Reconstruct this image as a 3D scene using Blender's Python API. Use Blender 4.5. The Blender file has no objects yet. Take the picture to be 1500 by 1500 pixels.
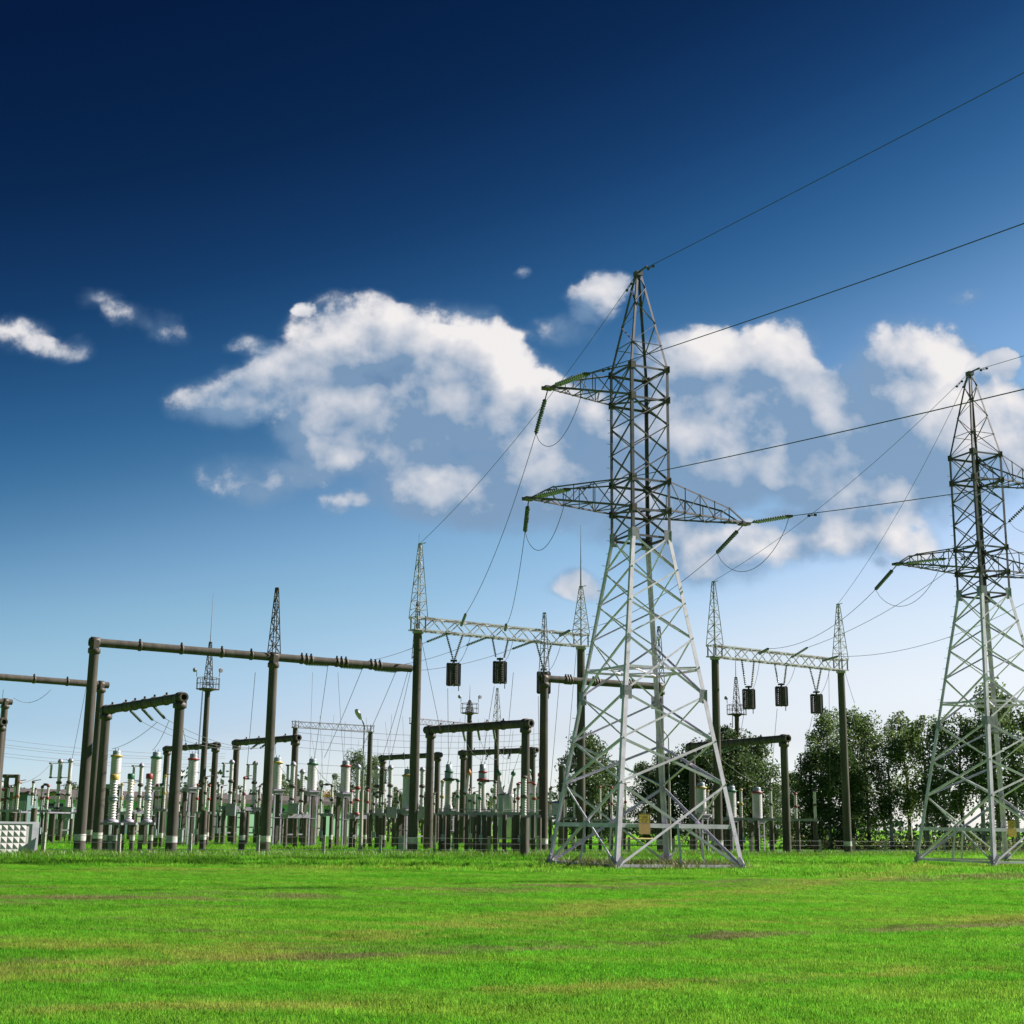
import bpy, math, random
import numpy as np

random.seed(7); rng = np.random.default_rng(7)
sc = bpy.context.scene
COL = sc.collection
V3 = lambda *a: np.array(a, float)

# ------------------------------------------------------------------ camera
F = 2050.; CX = 705.; CY = 750.; P = math.radians(12.53); RHO = .016; HC = 1.9
_cp, _sp = math.cos(P), math.sin(P)
_r0, _u0, FW = V3(1, 0, 0), V3(0, -_sp, _cp), V3(0, _cp, _sp)
RT = _r0*math.cos(RHO) + _u0*math.sin(RHO)
UP = _u0*math.cos(RHO) - _r0*math.sin(RHO)
cam_d = bpy.data.cameras.new('camera'); cam = bpy.data.objects.new('camera', cam_d); COL.objects.link(cam)
from mathutils import Matrix, Vector
cam.matrix_world = Matrix(((RT[0], UP[0], -FW[0], 0), (RT[1], UP[1], -FW[1], 0), (RT[2], UP[2], -FW[2], HC), (0, 0, 0, 1)))
cam_d.sensor_width = 36; cam_d.lens = 36*F/1500; cam_d.shift_x = (750-CX)/1500
cam_d.clip_end = 5000; cam_d.clip_start = .1
sc.camera = cam

def ray(px, py): return FW + RT*(px-CX)/F + UP*(CY-py)/F
def PZ(px, py, z=0.):                 # photo point on a horizontal plane
    d = ray(px, py); t = (z-HC)/d[2]; return V3(d[0]*t, d[1]*t, z)
def PY(px, py, Y):                    # photo point at a known distance
    d = ray(px, py); t = Y/d[1]; return V3(d[0]*t, Y, HC+d[2]*t)
def GX(px, Y):                        # ground point at a known distance
    d = ray(px, 1206); return V3(d[0]*Y/d[1], Y, 0)

# ------------------------------------------------------------------ mesh builder
def unit(v):
    v = np.asarray(v, float); n = np.linalg.norm(v); return v/n if n > 1e-9 else v
class MB:
    def __init__(s): s.v = []; s.f = []; s.sm = []
    def add(s, vs, fs, smooth=False):
        o = len(s.v); s.v += [tuple(map(float, v)) for v in vs]
        s.f += [tuple(o+i for i in f) for f in fs]; s.sm += [smooth]*len(fs)
    def box(s, c, sx, sy, sz, ax=(1, 0, 0), ay=(0, 1, 0), az=(0, 0, 1)):
        c = V3(*c); ax, ay, az = [V3(*a) for a in (ax, ay, az)]
        vs = [c+ax*sx/2*i+ay*sy/2*j+az*sz/2*k for i, j, k in
              ((-1, -1, -1), (1, -1, -1), (1, 1, -1), (-1, 1, -1), (-1, -1, 1), (1, -1, 1), (1, 1, 1), (-1, 1, 1))]
        s.add(vs, [(0, 3, 2, 1), (4, 5, 6, 7), (0, 1, 5, 4), (1, 2, 6, 5), (2, 3, 7, 6), (3, 0, 4, 7)]); return s
    def bar(s, p0, p1, w, h=None, ref=(0, 0, 1)):
        p0, p1 = V3(*p0), V3(*p1); d = p1-p0; L = np.linalg.norm(d)
        if L < 1e-6: return s
        az = d/L; ref = V3(*ref)
        if abs(az@ref) > .97: ref = V3(1, 0, 0)
        ax = unit(np.cross(ref, az)); ay = np.cross(az, ax)
        return s.box((p0+p1)/2, w, h or w, L, ax, ay, az)
    def angle(s, p0, p1, w, a, b, t=None):          # L section, flanges along a and b
        p0, p1 = V3(*p0), V3(*p1); t = t or w*.14; az = unit(p1-p0)
        a = V3(*a); a = unit(a-az*(a@az)); b = V3(*b); b = b-az*(b@az); b = unit(b-a*(a@b))
        pr = [(0, 0), (w, 0), (w, t), (t, t), (t, w), (0, w)]
        vs = [p+a*x+b*y for p in (p0, p1) for x, y in pr]
        fs = [(i, (i+1) % 6, 6+(i+1) % 6, 6+i) for i in range(6)]+[(0, 5, 4, 3), (0, 3, 2, 1), (6, 7, 8, 9), (6, 9, 10, 11)]
        s.add(vs, fs); return s
    def tube(s, pts, r, n=8, smooth=True, caps=True):
        pts = [V3(*p) for p in pts]; m = len(pts); rs = r if hasattr(r, '__len__') else [r]*m
        vs = []; d0 = unit(pts[1]-pts[0]); ref = V3(0, 0, 1) if abs(d0[2]) < .9 else V3(1, 0, 0)
        ax = unit(np.cross(ref, d0))
        for i, p in enumerate(pts):
            d = unit(pts[min(i+1, m-1)]-pts[max(i-1, 0)]); ax = unit(ax-d*(ax@d)); ay = np.cross(d, ax)
            for k in range(n):
                t = 2*math.pi*k/n; vs.append(p+(ax*math.cos(t)+ay*math.sin(t))*rs[i])
        fs = [(i*n+k, i*n+(k+1) % n, (i+1)*n+(k+1) % n, (i+1)*n+k) for i in range(m-1) for k in range(n)]
        s.add(vs, fs, smooth)
        if caps:
            s.add(vs[:n], [tuple(range(n))[::-1]]); s.add(vs[-n:], [tuple(range(n))])
        return s
    def pipe(s, p0, p1, ro, ri, n=20):              # hollow tube with open ends
        p0, p1 = V3(*p0), V3(*p1); d = unit(p1-p0); ref = V3(0, 0, 1) if abs(d[2]) < .9 else V3(1, 0, 0)
        ax = unit(np.cross(ref, d)); ay = np.cross(d, ax)
        ring = lambda p, r: [p+(ax*math.cos(2*math.pi*k/n)+ay*math.sin(2*math.pi*k/n))*r for k in range(n)]
        vs = ring(p0, ro)+ring(p1, ro)+ring(p1, ri)+ring(p0, ri)
        sm = []; fl = []
        for q in range(4):
            for k in range(n):
                f = (q*n+k, q*n+(k+1) % n, ((q+1) % 4)*n+(k+1) % n, ((q+1) % 4)*n+k)
                (sm if q in (0, 2) else fl).append(f)
        s.add(vs, sm, True); s.add(vs, fl, False); return s
    def lathe(s, base, prof, n=16, axis=(0, 0, 1), smooth=True):
        base = V3(*base); d = unit(axis); ref = V3(1, 0, 0) if abs(d[0]) < .9 else V3(0, 1, 0)
        ay = unit(np.cross(d, ref)); ax = np.cross(ay, d); vs = []
        for r, z in prof:
            for k in range(n):
                t = 2*math.pi*k/n; vs.append(base+d*z+(ax*math.cos(t)+ay*math.sin(t))*r)
        m = len(prof)
        fs = [(i*n+k, i*n+(k+1) % n, (i+1)*n+(k+1) % n, (i+1)*n+k) for i in range(m-1) for k in range(n)]
        s.add(vs, fs, smooth); s.add(vs[:n], [tuple(range(n))[::-1]]); s.add(vs[-n:], [tuple(range(n))]); return s
    def build(s, name, mat, parent=None):
        me = bpy.data.meshes.new(name); off = V3(0, 0, 0)
        if parent is not None: off = V3(*WORLD[parent.name])
        me.from_pydata([tuple(np.array(v)-off) for v in s.v], [], s.f)
        me.polygons.foreach_set('use_smooth', s.sm); me.materials.append(mat); me.update()
        o = bpy.data.objects.new(name, me); COL.objects.link(o)
        if parent is not None: o.parent = parent
        WORLD[o.name] = tuple(off)
        return o
    def each(s, name, mat, parent, pad=.015):      # one object for every separate piece
        n = len(s.v); lab = list(range(n))
        def find(i):
            while lab[i] != i: lab[i] = lab[lab[i]]; i = lab[i]
            return i
        for f in s.f:
            r_ = find(f[0])
            for i in f[1:]: lab[find(i)] = r_
        gr = {}
        for i in range(n): gr.setdefault(find(i), []).append(i)
        ks = list(gr); V = np.array(s.v); bb = [(V[gr[k]].min(0)-pad, V[gr[k]].max(0)+pad) for k in ks]
        for i in range(len(ks)):
            for j in range(i):
                if np.all(bb[i][0] <= bb[j][1]) and np.all(bb[j][0] <= bb[i][1]): lab[find(ks[i])] = find(ks[j])
        sets = {}
        for fi, f in enumerate(s.f): sets.setdefault(find(f[0]), []).append(fi)
        for fl in sets.values():
            m = MB(); mp = {}
            for fi in fl:
                for i in s.f[fi]:
                    if i not in mp: mp[i] = len(m.v); m.v.append(s.v[i])
                m.f.append(tuple(mp[i] for i in s.f[fi])); m.sm.append(s.sm[fi])
            m.build(name, mat, parent)
WORLD = {}                                          # world origin of each object (all unrotated)

def thing(name, label, cat, loc, group=None):
    o = bpy.data.objects.new(name, None); COL.objects.link(o); o.location = tuple(float(x) for x in loc); o.empty_display_size = .3
    o['label'] = label; o['category'] = cat
    if group: o['group'] = group
    WORLD[o.name] = tuple(float(x) for x in loc); return o
def tag(o, label, cat, group=None):
    o['label'] = label; o['category'] = cat
    if group: o['group'] = group
    return o
def copy_tree(o, loc, scale, rz, label):
    c = o.copy(); COL.objects.link(c); c.location = loc; c.scale = scale; c.rotation_euler = (0, 0, rz); c['label'] = label
    for ch in o.children:
        d = ch.copy(); COL.objects.link(d); d.parent = c
    return c

# ------------------------------------------------------------------ materials
def nt(m): m.use_nodes = True; return m.node_tree
def mat(name, col, rough=.6, metal=0., col2=None, scale=2., stretch=(1, 1, 1), lo=.4, hi=.65, bump=0., spec=.5, detail=6):
    m = bpy.data.materials.new(name); t = nt(m); b = t.nodes['Principled BSDF']
    b.inputs['Roughness'].default_value = rough; b.inputs['Metallic'].default_value = metal
    b.inputs['Specular IOR Level'].default_value = spec
    if col2 is None:
        b.inputs['Base Color'].default_value = (*col, 1)
        col2 = tuple(c*.82 for c in col)
    g = t.nodes.new('ShaderNodeNewGeometry'); mp = t.nodes.new('ShaderNodeMapping'); mp.inputs['Scale'].default_value = stretch
    t.links.new(g.outputs['Position'], mp.inputs['Vector'])
    n = t.nodes.new('ShaderNodeTexNoise'); n.inputs['Scale'].default_value = scale; n.inputs['Detail'].default_value = detail
    n.inputs['Roughness'].default_value = .6
    t.links.new(mp.outputs['Vector'], n.inputs['Vector'])
    r = t.nodes.new('ShaderNodeValToRGB'); e = r.color_ramp.elements
    e[0].position = lo; e[0].color = (*col, 1); e[1].position = hi; e[1].color = (*col2, 1)
    t.links.new(n.outputs['Fac'], r.inputs['Fac']); t.links.new(r.outputs['Color'], b.inputs['Base Color'])
    if bump:
        bp = t.nodes.new('ShaderNodeBump'); bp.inputs['Strength'].default_value = bump; bp.inputs['Distance'].default_value = .02
        t.links.new(n.outputs['Fac'], bp.inputs['Height']); t.links.new(bp.outputs['Normal'], b.inputs['Normal'])
    return m
M = {}
M['concrete'] = mat('weathered_concrete', (.112, .098, .086), .9, 0, (.046, .039, .034), 2.6, (1, 1, .16), .33, .72, .4, .3, 9)
M['concrete_light'] = mat('pale_concrete', (.44, .41, .36), .9, 0, (.27, .25, .21), 3, (1, 1, .3), .35, .75, .3)
M['tar'] = mat('tarred_pile', (.075, .06, .052), .85, 0, (.15, .125, .105), 3, (1, 1, .3), .45, .8, .2)
M['white'] = mat('white_paint', (.58, .57, .55), .6, 0, (.36, .34, .31), 4)
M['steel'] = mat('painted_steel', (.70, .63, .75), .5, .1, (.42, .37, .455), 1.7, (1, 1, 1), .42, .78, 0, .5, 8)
M['steel_backlit'] = mat('backlit_steel_tone', (.145, .12, .16), .5, .1, (.07, .055, .062), 1.6, (1, 1, 1), .35, .7)  # upper tower steel, its backlit darkness put into the colour
M['galv'] = mat('galvanised_steel', (.34, .31, .385), .5, .2, (.235, .22, .275), 4)
M['dark'] = mat('dark_fittings', (.055, .045, .042), .6, .2, (.10, .075, .06), 5)
M['rusty'] = mat('rusty_white_steel', (.40, .39, .41), .6, .1, (.17, .09, .06), 2.2, (1, 1, 1), .5, .66)
M['porc_grey'] = mat('grey_porcelain', (.54, .515, .52), .35, 0, (.40, .385, .385), 2, (1, 1, .3))
M['porc_white'] = mat('white_porcelain', (.62, .57, .56), .3, 0, (.46, .42, .41), 3, (1, 1, .4))
M['porc_brown'] = mat('brown_porcelain', (.30, .19, .14), .25, 0, (.20, .12, .09), 3)
M['box_grey'] = mat('grey_enamel', (.30, .34, .38), .45, .1, (.22, .25, .28), 2)
M['tank'] = mat('transformer_enamel', (.46, .50, .54), .5, 0, (.36, .40, .45), 1.2, (1, 1, .3))
M['yellow'] = mat('yellow_band', (.48, .33, .06), .5, 0, (.36, .25, .06), 4)
M['green'] = mat('green_band', (.02, .11, .055), .5, 0, (.03, .14, .07), 4)
M['red'] = mat('red_band', (.30, .032, .03), .5, 0, (.20, .03, .03), 4)
M['orange'] = mat('orange_band', (.42, .15, .04), .5, 0, (.32, .12, .04), 4)
M['wire'] = mat('aluminium_wire', (.07, .07, .075), .55, .3)
M['wire_far'] = mat('grey_wire', (.13, .13, .14), .6, .2)
M['glass'] = mat('green_glass', (.17, .19, .20), .2, 0, (.27, .29, .295), 8)
M['glass_dark'] = mat('dark_glass', (.055, .075, .075), .25, 0, (.09, .12, .118), 8)
M['trap'] = mat('trap_slats', (.035, .028, .026), .5, .1, (.06, .045, .04), 6)
M['bgreen'] = mat('green_render', (.27, .48, .32), .85, 0, (.22, .40, .27), .7, (1, 1, .4))
M['bteal'] = mat('teal_enamel', (.09, .15, .155), .6, 0, (.07, .12, .13), 1)
M['roof'] = mat('dark_roof', (.07, .06, .06), .8, 0, (.11, .085, .08), 1)
M['window'] = mat('window_glass', (.02, .03, .035), .08, 0)
M['blue'] = mat('blue_enamel', (.02, .07, .33), .5, 0, (.02, .055, .26), 2)
M['sign'] = mat('yellow_sign', (.60, .40, .06), .6, 0, (.50, .30, .05), 9)
M['sign_tan'] = mat('tan_sign', (.50, .29, .12), .6, 0, (.42, .24, .10), 9)
M['ink'] = mat('sign_ink', (.22, .12, .03), .6)
M['bark'] = mat('birch_bark', (.42, .39, .35), .85, 0, (.05, .04, .035), 2.4, (1, 1, .5), .48, .60)
M['bark_dark'] = mat('dark_bark', (.10, .08, .06), .9, 0, (.05, .04, .03), 3)
M['post'] = mat('fence_concrete', (.42, .39, .35), .9, 0, (.24, .22, .19), 3, (1, 1, .4), .4, .75)
M['panel'] = mat('white_panel', (.70, .65, .66), .8, 0, (.56, .52, .53), 2)
M['panel_edge'] = mat('panel_frame', (.60, .60, .66), .8, 0, (.48, .48, .54), 2)

def foliage(name, c1, c2, c3, tr=.35):
    m = bpy.data.materials.new(name); t = nt(m); t.nodes.clear(); N = t.nodes.new; L = t.links.new
    out = N('ShaderNodeOutputMaterial'); d = N('ShaderNodeBsdfDiffuse'); tl = N('ShaderNodeBsdfTranslucent'); gl = N('ShaderNodeBsdfGlossy')
    gl.inputs['Roughness'].default_value = .45
    g = N('ShaderNodeNewGeometry'); n = N('ShaderNodeTexNoise'); n.inputs['Scale'].default_value = .9; n.inputs['Detail'].default_value = 3
    L(g.outputs['Position'], n.inputs['Vector'])
    mx0 = N('ShaderNodeMath'); mx0.operation = 'MULTIPLY_ADD'; mx0.inputs[1].default_value = .55
    L(g.outputs['Random Per Island'], mx0.inputs[0])
    m2 = N('ShaderNodeMath'); m2.operation = 'MULTIPLY_ADD'; m2.inputs[1].default_value = 1.2; m2.inputs[2].default_value = -.38
    L(n.outputs['Fac'], m2.inputs[0]); L(m2.outputs[0], mx0.inputs[2])
    r = N('ShaderNodeValToRGB'); e = r.color_ramp.elements; e[0].position = .15; e[0].color = (*c1, 1); e[1].position = .85; e[1].color = (*c3, 1)
    k = e.new(.5); k.color = (*c2, 1); L(mx0.outputs[0], r.inputs['Fac'])
    L(r.outputs['Color'], d.inputs['Color']); L(r.outputs['Color'], tl.inputs['Color'])
    a = N('ShaderNodeMixShader'); a.inputs[0].default_value = tr; L(d.outputs[0], a.inputs[1]); L(tl.outputs[0], a.inputs[2])
    b = N('ShaderNodeMixShader'); b.inputs[0].default_value = .05; L(a.outputs[0], b.inputs[1]); L(gl.outputs[0], b.inputs[2])
    L(b.outputs[0], out.inputs['Surface']); return m
M['leaf'] = foliage('birch_leaves', (.055, .098, .034), (.105, .165, .044), (.19, .255, .07), .52)
M['leaf_dark'] = foliage('dark_leaves', (.036, .068, .026), (.07, .12, .036), (.13, .185, .05), .48)
M['leaf_yellow'] = foliage('yellow_leaves', (.35, .20, .02), (.5, .28, .03), (.6, .36, .05), .3)
M['brush'] = foliage('dry_brush', (.06, .08, .025), (.11, .12, .04), (.19, .17, .07), .3)
M['weed'] = foliage('weeds', (.05, .10, .02), (.12, .16, .035), (.24, .20, .08), .4)
M['leaf_far'] = foliage('far_leaves', (.03, .06, .03), (.05, .085, .04), (.07, .11, .05), .2)

# ------------------------------------------------------------------ lawn colour shared by the soil and the blades
def lawn_material(name, blades):
    m = bpy.data.materials.new(name); t = nt(m); t.nodes.clear(); N = t.nodes.new; L = t.links.new
    out = N('ShaderNodeOutputMaterial'); g = N('ShaderNodeNewGeometry')
    def noise(sc_, stretch, det=5, rough=.6, rot=0.):
        mp = N('ShaderNodeMapping'); mp.inputs['Scale'].default_value = stretch; mp.inputs['Rotation'].default_value = (0, 0, rot)
        L(g.outputs['Position'], mp.inputs['Vector'])
        n = N('ShaderNodeTexNoise'); n.inputs['Scale'].default_value = sc_; n.inputs['Detail'].default_value = det; n.inputs['Roughness'].default_value = rough
        L(mp.outputs['Vector'], n.inputs['Vector']); return n.outputs['Fac']
    def ramp(fac, a, b, ca=(0, 0, 0), cb=(1, 1, 1)):
        r = N('ShaderNodeValToRGB'); e = r.color_ramp.elements; e[0].position = a; e[0].color = (*ca, 1); e[1].position = b; e[1].color = (*cb, 1)
        L(fac, r.inputs['Fac']); return r.outputs['Color']
    def mix(f, a, b):
        x = N('ShaderNodeMix'); x.data_type = 'RGBA'
        L(f, x.inputs['Factor'])
        for s_, q in ((6, a), (7, b)):
            if isinstance(q, tuple): x.inputs[s_].default_value = (*q, 1)
            else: L(q, x.inputs[s_])
        return x.outputs[2]
    base = ramp(noise(.35, (.6, 1, 1), 5), .32, .68, GR1, GR2)
    c = mix(ramp(noise(.9, (.16, .5, 1), 7, .68, .06), .44, .70), base, GR3)      # yellowish mown stripes
    c = mix(ramp(noise(.7, (.12, .9, 1), 8, .74, -.05), .57, .66), c, SOIL)
    c = mix(ramp(noise(1.5, (.8, 1., 1), 8, .75, .5), .54, .74), c, GR4)     # dry brown tracks
    c = mix(ramp(noise(.55, (.5, .9, 1), 7, .7, .3), .62, .72), c, SOIL)      # dry patches
    sp = N('ShaderNodeSeparateXYZ'); L(g.outputs['Position'], sp.inputs[0])
    def mm(op, p, q=None, r=None, cl=False):
        n = N('ShaderNodeMath'); n.operation = op; n.use_clamp = cl
        for i, v in enumerate((p, q, r)):
            if v is None: continue
            if isinstance(v, (int, float)): n.inputs[i].default_value = v
            else: L(v, n.inputs[i])
        return n.outputs[0]
    wob = mm('ADD', mm('MULTIPLY_ADD', noise(.12, (1, 1, 1), 3, .6), 3.4, -1.7), mm('MULTIPLY_ADD', noise(1.6, (1, 1, 1), 5, .75), 1.6, -.8)); pat = noise(.45, (.45, 1., 1), 7, .72)
    for (xa, ya), (xb, yb), wd, col_, k_ in TRACKS_AND_SHADE:
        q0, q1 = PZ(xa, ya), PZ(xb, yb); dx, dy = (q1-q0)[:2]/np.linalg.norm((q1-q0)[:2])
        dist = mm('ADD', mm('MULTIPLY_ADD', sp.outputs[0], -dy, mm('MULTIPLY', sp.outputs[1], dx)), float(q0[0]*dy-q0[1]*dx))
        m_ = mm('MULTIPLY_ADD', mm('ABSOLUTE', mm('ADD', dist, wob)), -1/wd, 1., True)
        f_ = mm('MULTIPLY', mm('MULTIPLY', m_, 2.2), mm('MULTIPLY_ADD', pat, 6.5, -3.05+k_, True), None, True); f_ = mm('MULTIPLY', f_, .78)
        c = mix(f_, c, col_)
    if blades:
        o = N('ShaderNodeObjectInfo')
        c2 = mix(ramp(o.outputs['Random'], .0, 1.), c, c)
        hs = N('ShaderNodeHueSaturation'); L(c2, hs.inputs['Color'])
        mr = N('ShaderNodeMapRange'); mr.inputs['To Min'].default_value = .58; mr.inputs['To Max'].default_value = 1.45; L(o.outputs['Random'], mr.inputs['Value']); L(mr.outputs[0], hs.inputs['Value'])
        mh = N('ShaderNodeMapRange'); mh.inputs['To Min'].default_value = .472; mh.inputs['To Max'].default_value = .508
        L(g.outputs['Random Per Island'], mh.inputs['Value']); L(mh.outputs[0], hs.inputs['Hue'])
        d = N('ShaderNodeBsdfDiffuse'); tl = N('ShaderNodeBsdfTranslucent'); L(hs.outputs[0], d.inputs['Color']); L(hs.outputs[0], tl.inputs['Color'])
        a = N('ShaderNodeMixShader'); a.inputs[0].default_value = .5; L(d.outputs[0], a.inputs[1]); L(tl.outputs[0], a.inputs[2]); L(a.outputs[0], out.inputs['Surface'])
    else:
        k = mix(ramp(noise(3.0, (1, 1, 1), 8, .7), .35, .7), c, SOIL2)
        d = N('ShaderNodeBsdfDiffuse'); L(k, d.inputs['Color'])
        bp = N('ShaderNodeBump'); bp.inputs['Strength'].default_value = .6; bp.inputs['Distance'].default_value = .06
        L(noise(5., (1, 1, 1), 8, .75), bp.inputs['Height']); L(bp.outputs['Normal'], d.inputs['Normal']); L(d.outputs[0], out.inputs['Surface'])
    return m
GR4 = (.075, .20, .022); GR1 = (.085, .335, .022); GR2 = (.150, .450, .034); GR3 = (.255, .43, .055); SOIL = (.25, .22, .11); SOIL2 = (.12, .22, .03)
STRAW = (.31, .36, .075); DEEP = (.045, .14, .016)  # DEEP: darker grass by the fence, painted shadow line behind the tracks
TRACKS_AND_SHADE = [((0, 1266), (700, 1257), 2.6, DEEP, .35), ((700, 1257), (1500, 1252), 3.5, DEEP, .25), ((0, 1318), (500, 1306), .9, SOIL, .1), ((0, 1313), (500, 1301), .7, DEEP, .0), ((0, 1434), (600, 1402), .45, SOIL, .1), ((0, 1428), (600, 1396), .35, DEEP, .1), ((500, 1400), (1500, 1352), .7, SOIL, -.1),
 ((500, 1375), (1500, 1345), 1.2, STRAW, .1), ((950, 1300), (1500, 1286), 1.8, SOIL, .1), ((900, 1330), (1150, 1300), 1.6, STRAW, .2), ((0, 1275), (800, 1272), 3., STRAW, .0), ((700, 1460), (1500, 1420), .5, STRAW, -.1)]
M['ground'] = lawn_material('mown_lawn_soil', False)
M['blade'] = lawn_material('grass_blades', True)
M['tall'] = foliage('tall_grass_blades', (.07, .20, .012), (.12, .28, .02), (.22, .30, .05), .5)

# ------------------------------------------------------------------ light and sky
SUN_AZ = math.radians(74); SUN_EL = math.radians(38)     # to the right of the view, slightly beyond
sun_dir = V3(math.sin(SUN_AZ)*math.cos(SUN_EL), math.cos(SUN_AZ)*math.cos(SUN_EL), math.sin(SUN_EL))
sd = bpy.data.lights.new('sun', 'SUN'); sd.energy = 5.; sd.angle = math.radians(.5); sd.color = (1, .95, .87)
so = bpy.data.objects.new('sun', sd); COL.objects.link(so)
so.rotation_euler = Vector(tuple(-sun_dir)).to_track_quat('-Z', 'Y').to_euler()

CLOUDS = [(510,478,90,62,1.05),(665,515,110,72,1.1),(560,570,200,95,1.),(325,585,80,48,.9),(740,580,100,80,1.),(630,655,210,85,.85),
 (700,730,150,56,.85),(365,695,84,38,.7),(480,670,52,32,.66),(508,733,40,20,.66),(30,488,60,26,.5),(82,508,48,20,.45),(150,450,38,18,.40),(185,472,36,18,.40),(238,485,36,20,.44),
 (900,425,40,22,.75),(865,448,40,26,.7),(820,478,50,26,.55),(1050,525,130,54,1.),(1155,520,66,58,1.),(1090,605,165,95,1.),(1335,525,84,62,1.1),(1385,590,98,90,1.1),
 (1255,630,170,100,1.),(1490,630,76,70,1.),(1000,655,135,105,.9),(1210,705,170,65,.75),(1225,785,140,46,.9),(1060,815,125,48,.85),(845,855,50,24,.75),
 (845,640,95,105,.85),(1412,440,38,14,.52),(760,400,16,9,.42),(1400,700,110,70,.85),(940,735,150,70,.8),(365,505,40,20,.6),(1275,832,14,10,.5),(1460,535,36,28,.9),(425,560,90,50,.8),(440,445,14,12,.5)]
w = bpy.data.worlds.new('World'); sc.world = w; w.use_nodes = True
t = w.node_tree; t.nodes.clear(); N = t.nodes.new; L = t.links.new
def mth(op, a, b=None, c=None, clamp=False):
    n = N('ShaderNodeMath'); n.operation = op; n.use_clamp = clamp
    for i, q in enumerate((a, b, c)):
        if q is None: continue
        if isinstance(q, (int, float)): n.inputs[i].default_value = q
        else: L(q, n.inputs[i])
    return n.outputs[0]
def vm(op, a, b=None, c=None, out=0):
    n = N('ShaderNodeVectorMath'); n.operation = op
    for i, q in enumerate((a, b, c)):
        if q is None: continue
        if isinstance(q, tuple): n.inputs[i].default_value = q
        else: L(q, n.inputs[i])
    if op == 'SCALE': n.inputs[3].default_value = 2.
    return n.outputs[out]
def ramp_w(fac, stops, interp='LINEAR'):
    r = N('ShaderNodeValToRGB'); e = r.color_ramp.elements; r.color_ramp.interpolation = interp
    while len(e) < len(stops): e.new(.5)
    for k, (p, cl) in zip(e, stops): k.position = p; k.color = (*cl, 1)
    L(fac, r.inputs['Fac']); return r.outputs['Color']
def smooth(x, a, b):
    n = N('ShaderNodeMapRange'); n.interpolation_type = 'SMOOTHSTEP'; L(x, n.inputs['Value'])
    n.inputs['From Min'].default_value = a; n.inputs['From Max'].default_value = b; return n.outputs[0]
tc = N('ShaderNodeTexCoord'); D = tc.outputs['Generated']
sx = N('ShaderNodeSeparateXYZ'); L(D, sx.inputs[0])
X_, Y_, Z_ = sx.outputs
el = mth('ARCSINE', Z_)
az = mth('ARCTAN2', X_, Y_)
sky = N('ShaderNodeTexSky'); sky.sky_type = 'NISHITA'; sky.sun_disc = False
sky.sun_elevation = SUN_EL; sky.sun_rotation = SUN_AZ; sky.altitude = 150; sky.air_density = 1.; sky.dust_density = .6; sky.ozone_density = 2.
# deep polarised sky: what the air above does to the plain daylight sky, darker towards the zenith and away from the sun
azc = mth('MINIMUM', mth('MAXIMUM', az, -.8), .8)
tt = mth('ADD', mth('MULTIPLY', el, 1/.62), mth('MULTIPLY', azc, -.45))
SKY_STOPS = [(p_, tuple(c/2 for c in q_)) for p_, q_ in ((0., (1.9, 1.52, 1.32)), (.13, (1.84, 1.54, 1.42)), (.21, (1.28, 1.36, 1.44)), (.30, (1.0, 1.22, 1.26)), (.38, (.78, 1.03, 1.18)), (.48, (.29, .59, .77)), (.564, (.157, .44, .66)), (.67, (.06, .22, .40)), (.75, (.04, .155, .31)), (.83, (.02, .098, .214)), (1., (.006, .055, .152)))]
grade0 = ramp_w(tt, SKY_STOPS, 'B_SPLINE')
bk = N('ShaderNodeMix'); bk.data_type = 'RGBA'; L(smooth(Y_, .35, -.25), bk.inputs['Factor']); L(grade0, bk.inputs[6]); bk.inputs[7].default_value = (.17, .185, .22, 1)
g2 = N('ShaderNodeMix'); g2.data_type = 'RGBA'; g2.blend_type = 'ADD'; g2.inputs['Factor'].default_value = 1; L(bk.outputs[2], g2.inputs[6]); L(bk.outputs[2], g2.inputs[7])
grade = g2.outputs[2]
mxs = N('ShaderNodeMix'); mxs.data_type = 'RGBA'; mxs.blend_type = 'MULTIPLY'; mxs.inputs['Factor'].default_value = 1
SKY_GAIN = 1.
L(sky.outputs[0], mxs.inputs[6]); L(grade, mxs.inputs[7])
hz = N('ShaderNodeMix'); hz.data_type = 'RGBA'; hz.blend_type = 'MULTIPLY'; hz.inputs['Factor'].default_value = 1; hz.clamp_result = False
L(mxs.outputs[2], hz.inputs[6]); L(vm('SCALE', ramp_w(el, [(0., (.40, .54, .82)), (.02, (.395, .51, .72)), (.06, (.39, .43, .545)), (.10, (.475, .475, .515)), (.14, (.5, .5, .5))])), hz.inputs[7])
skyc = hz.outputs[2]
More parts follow.
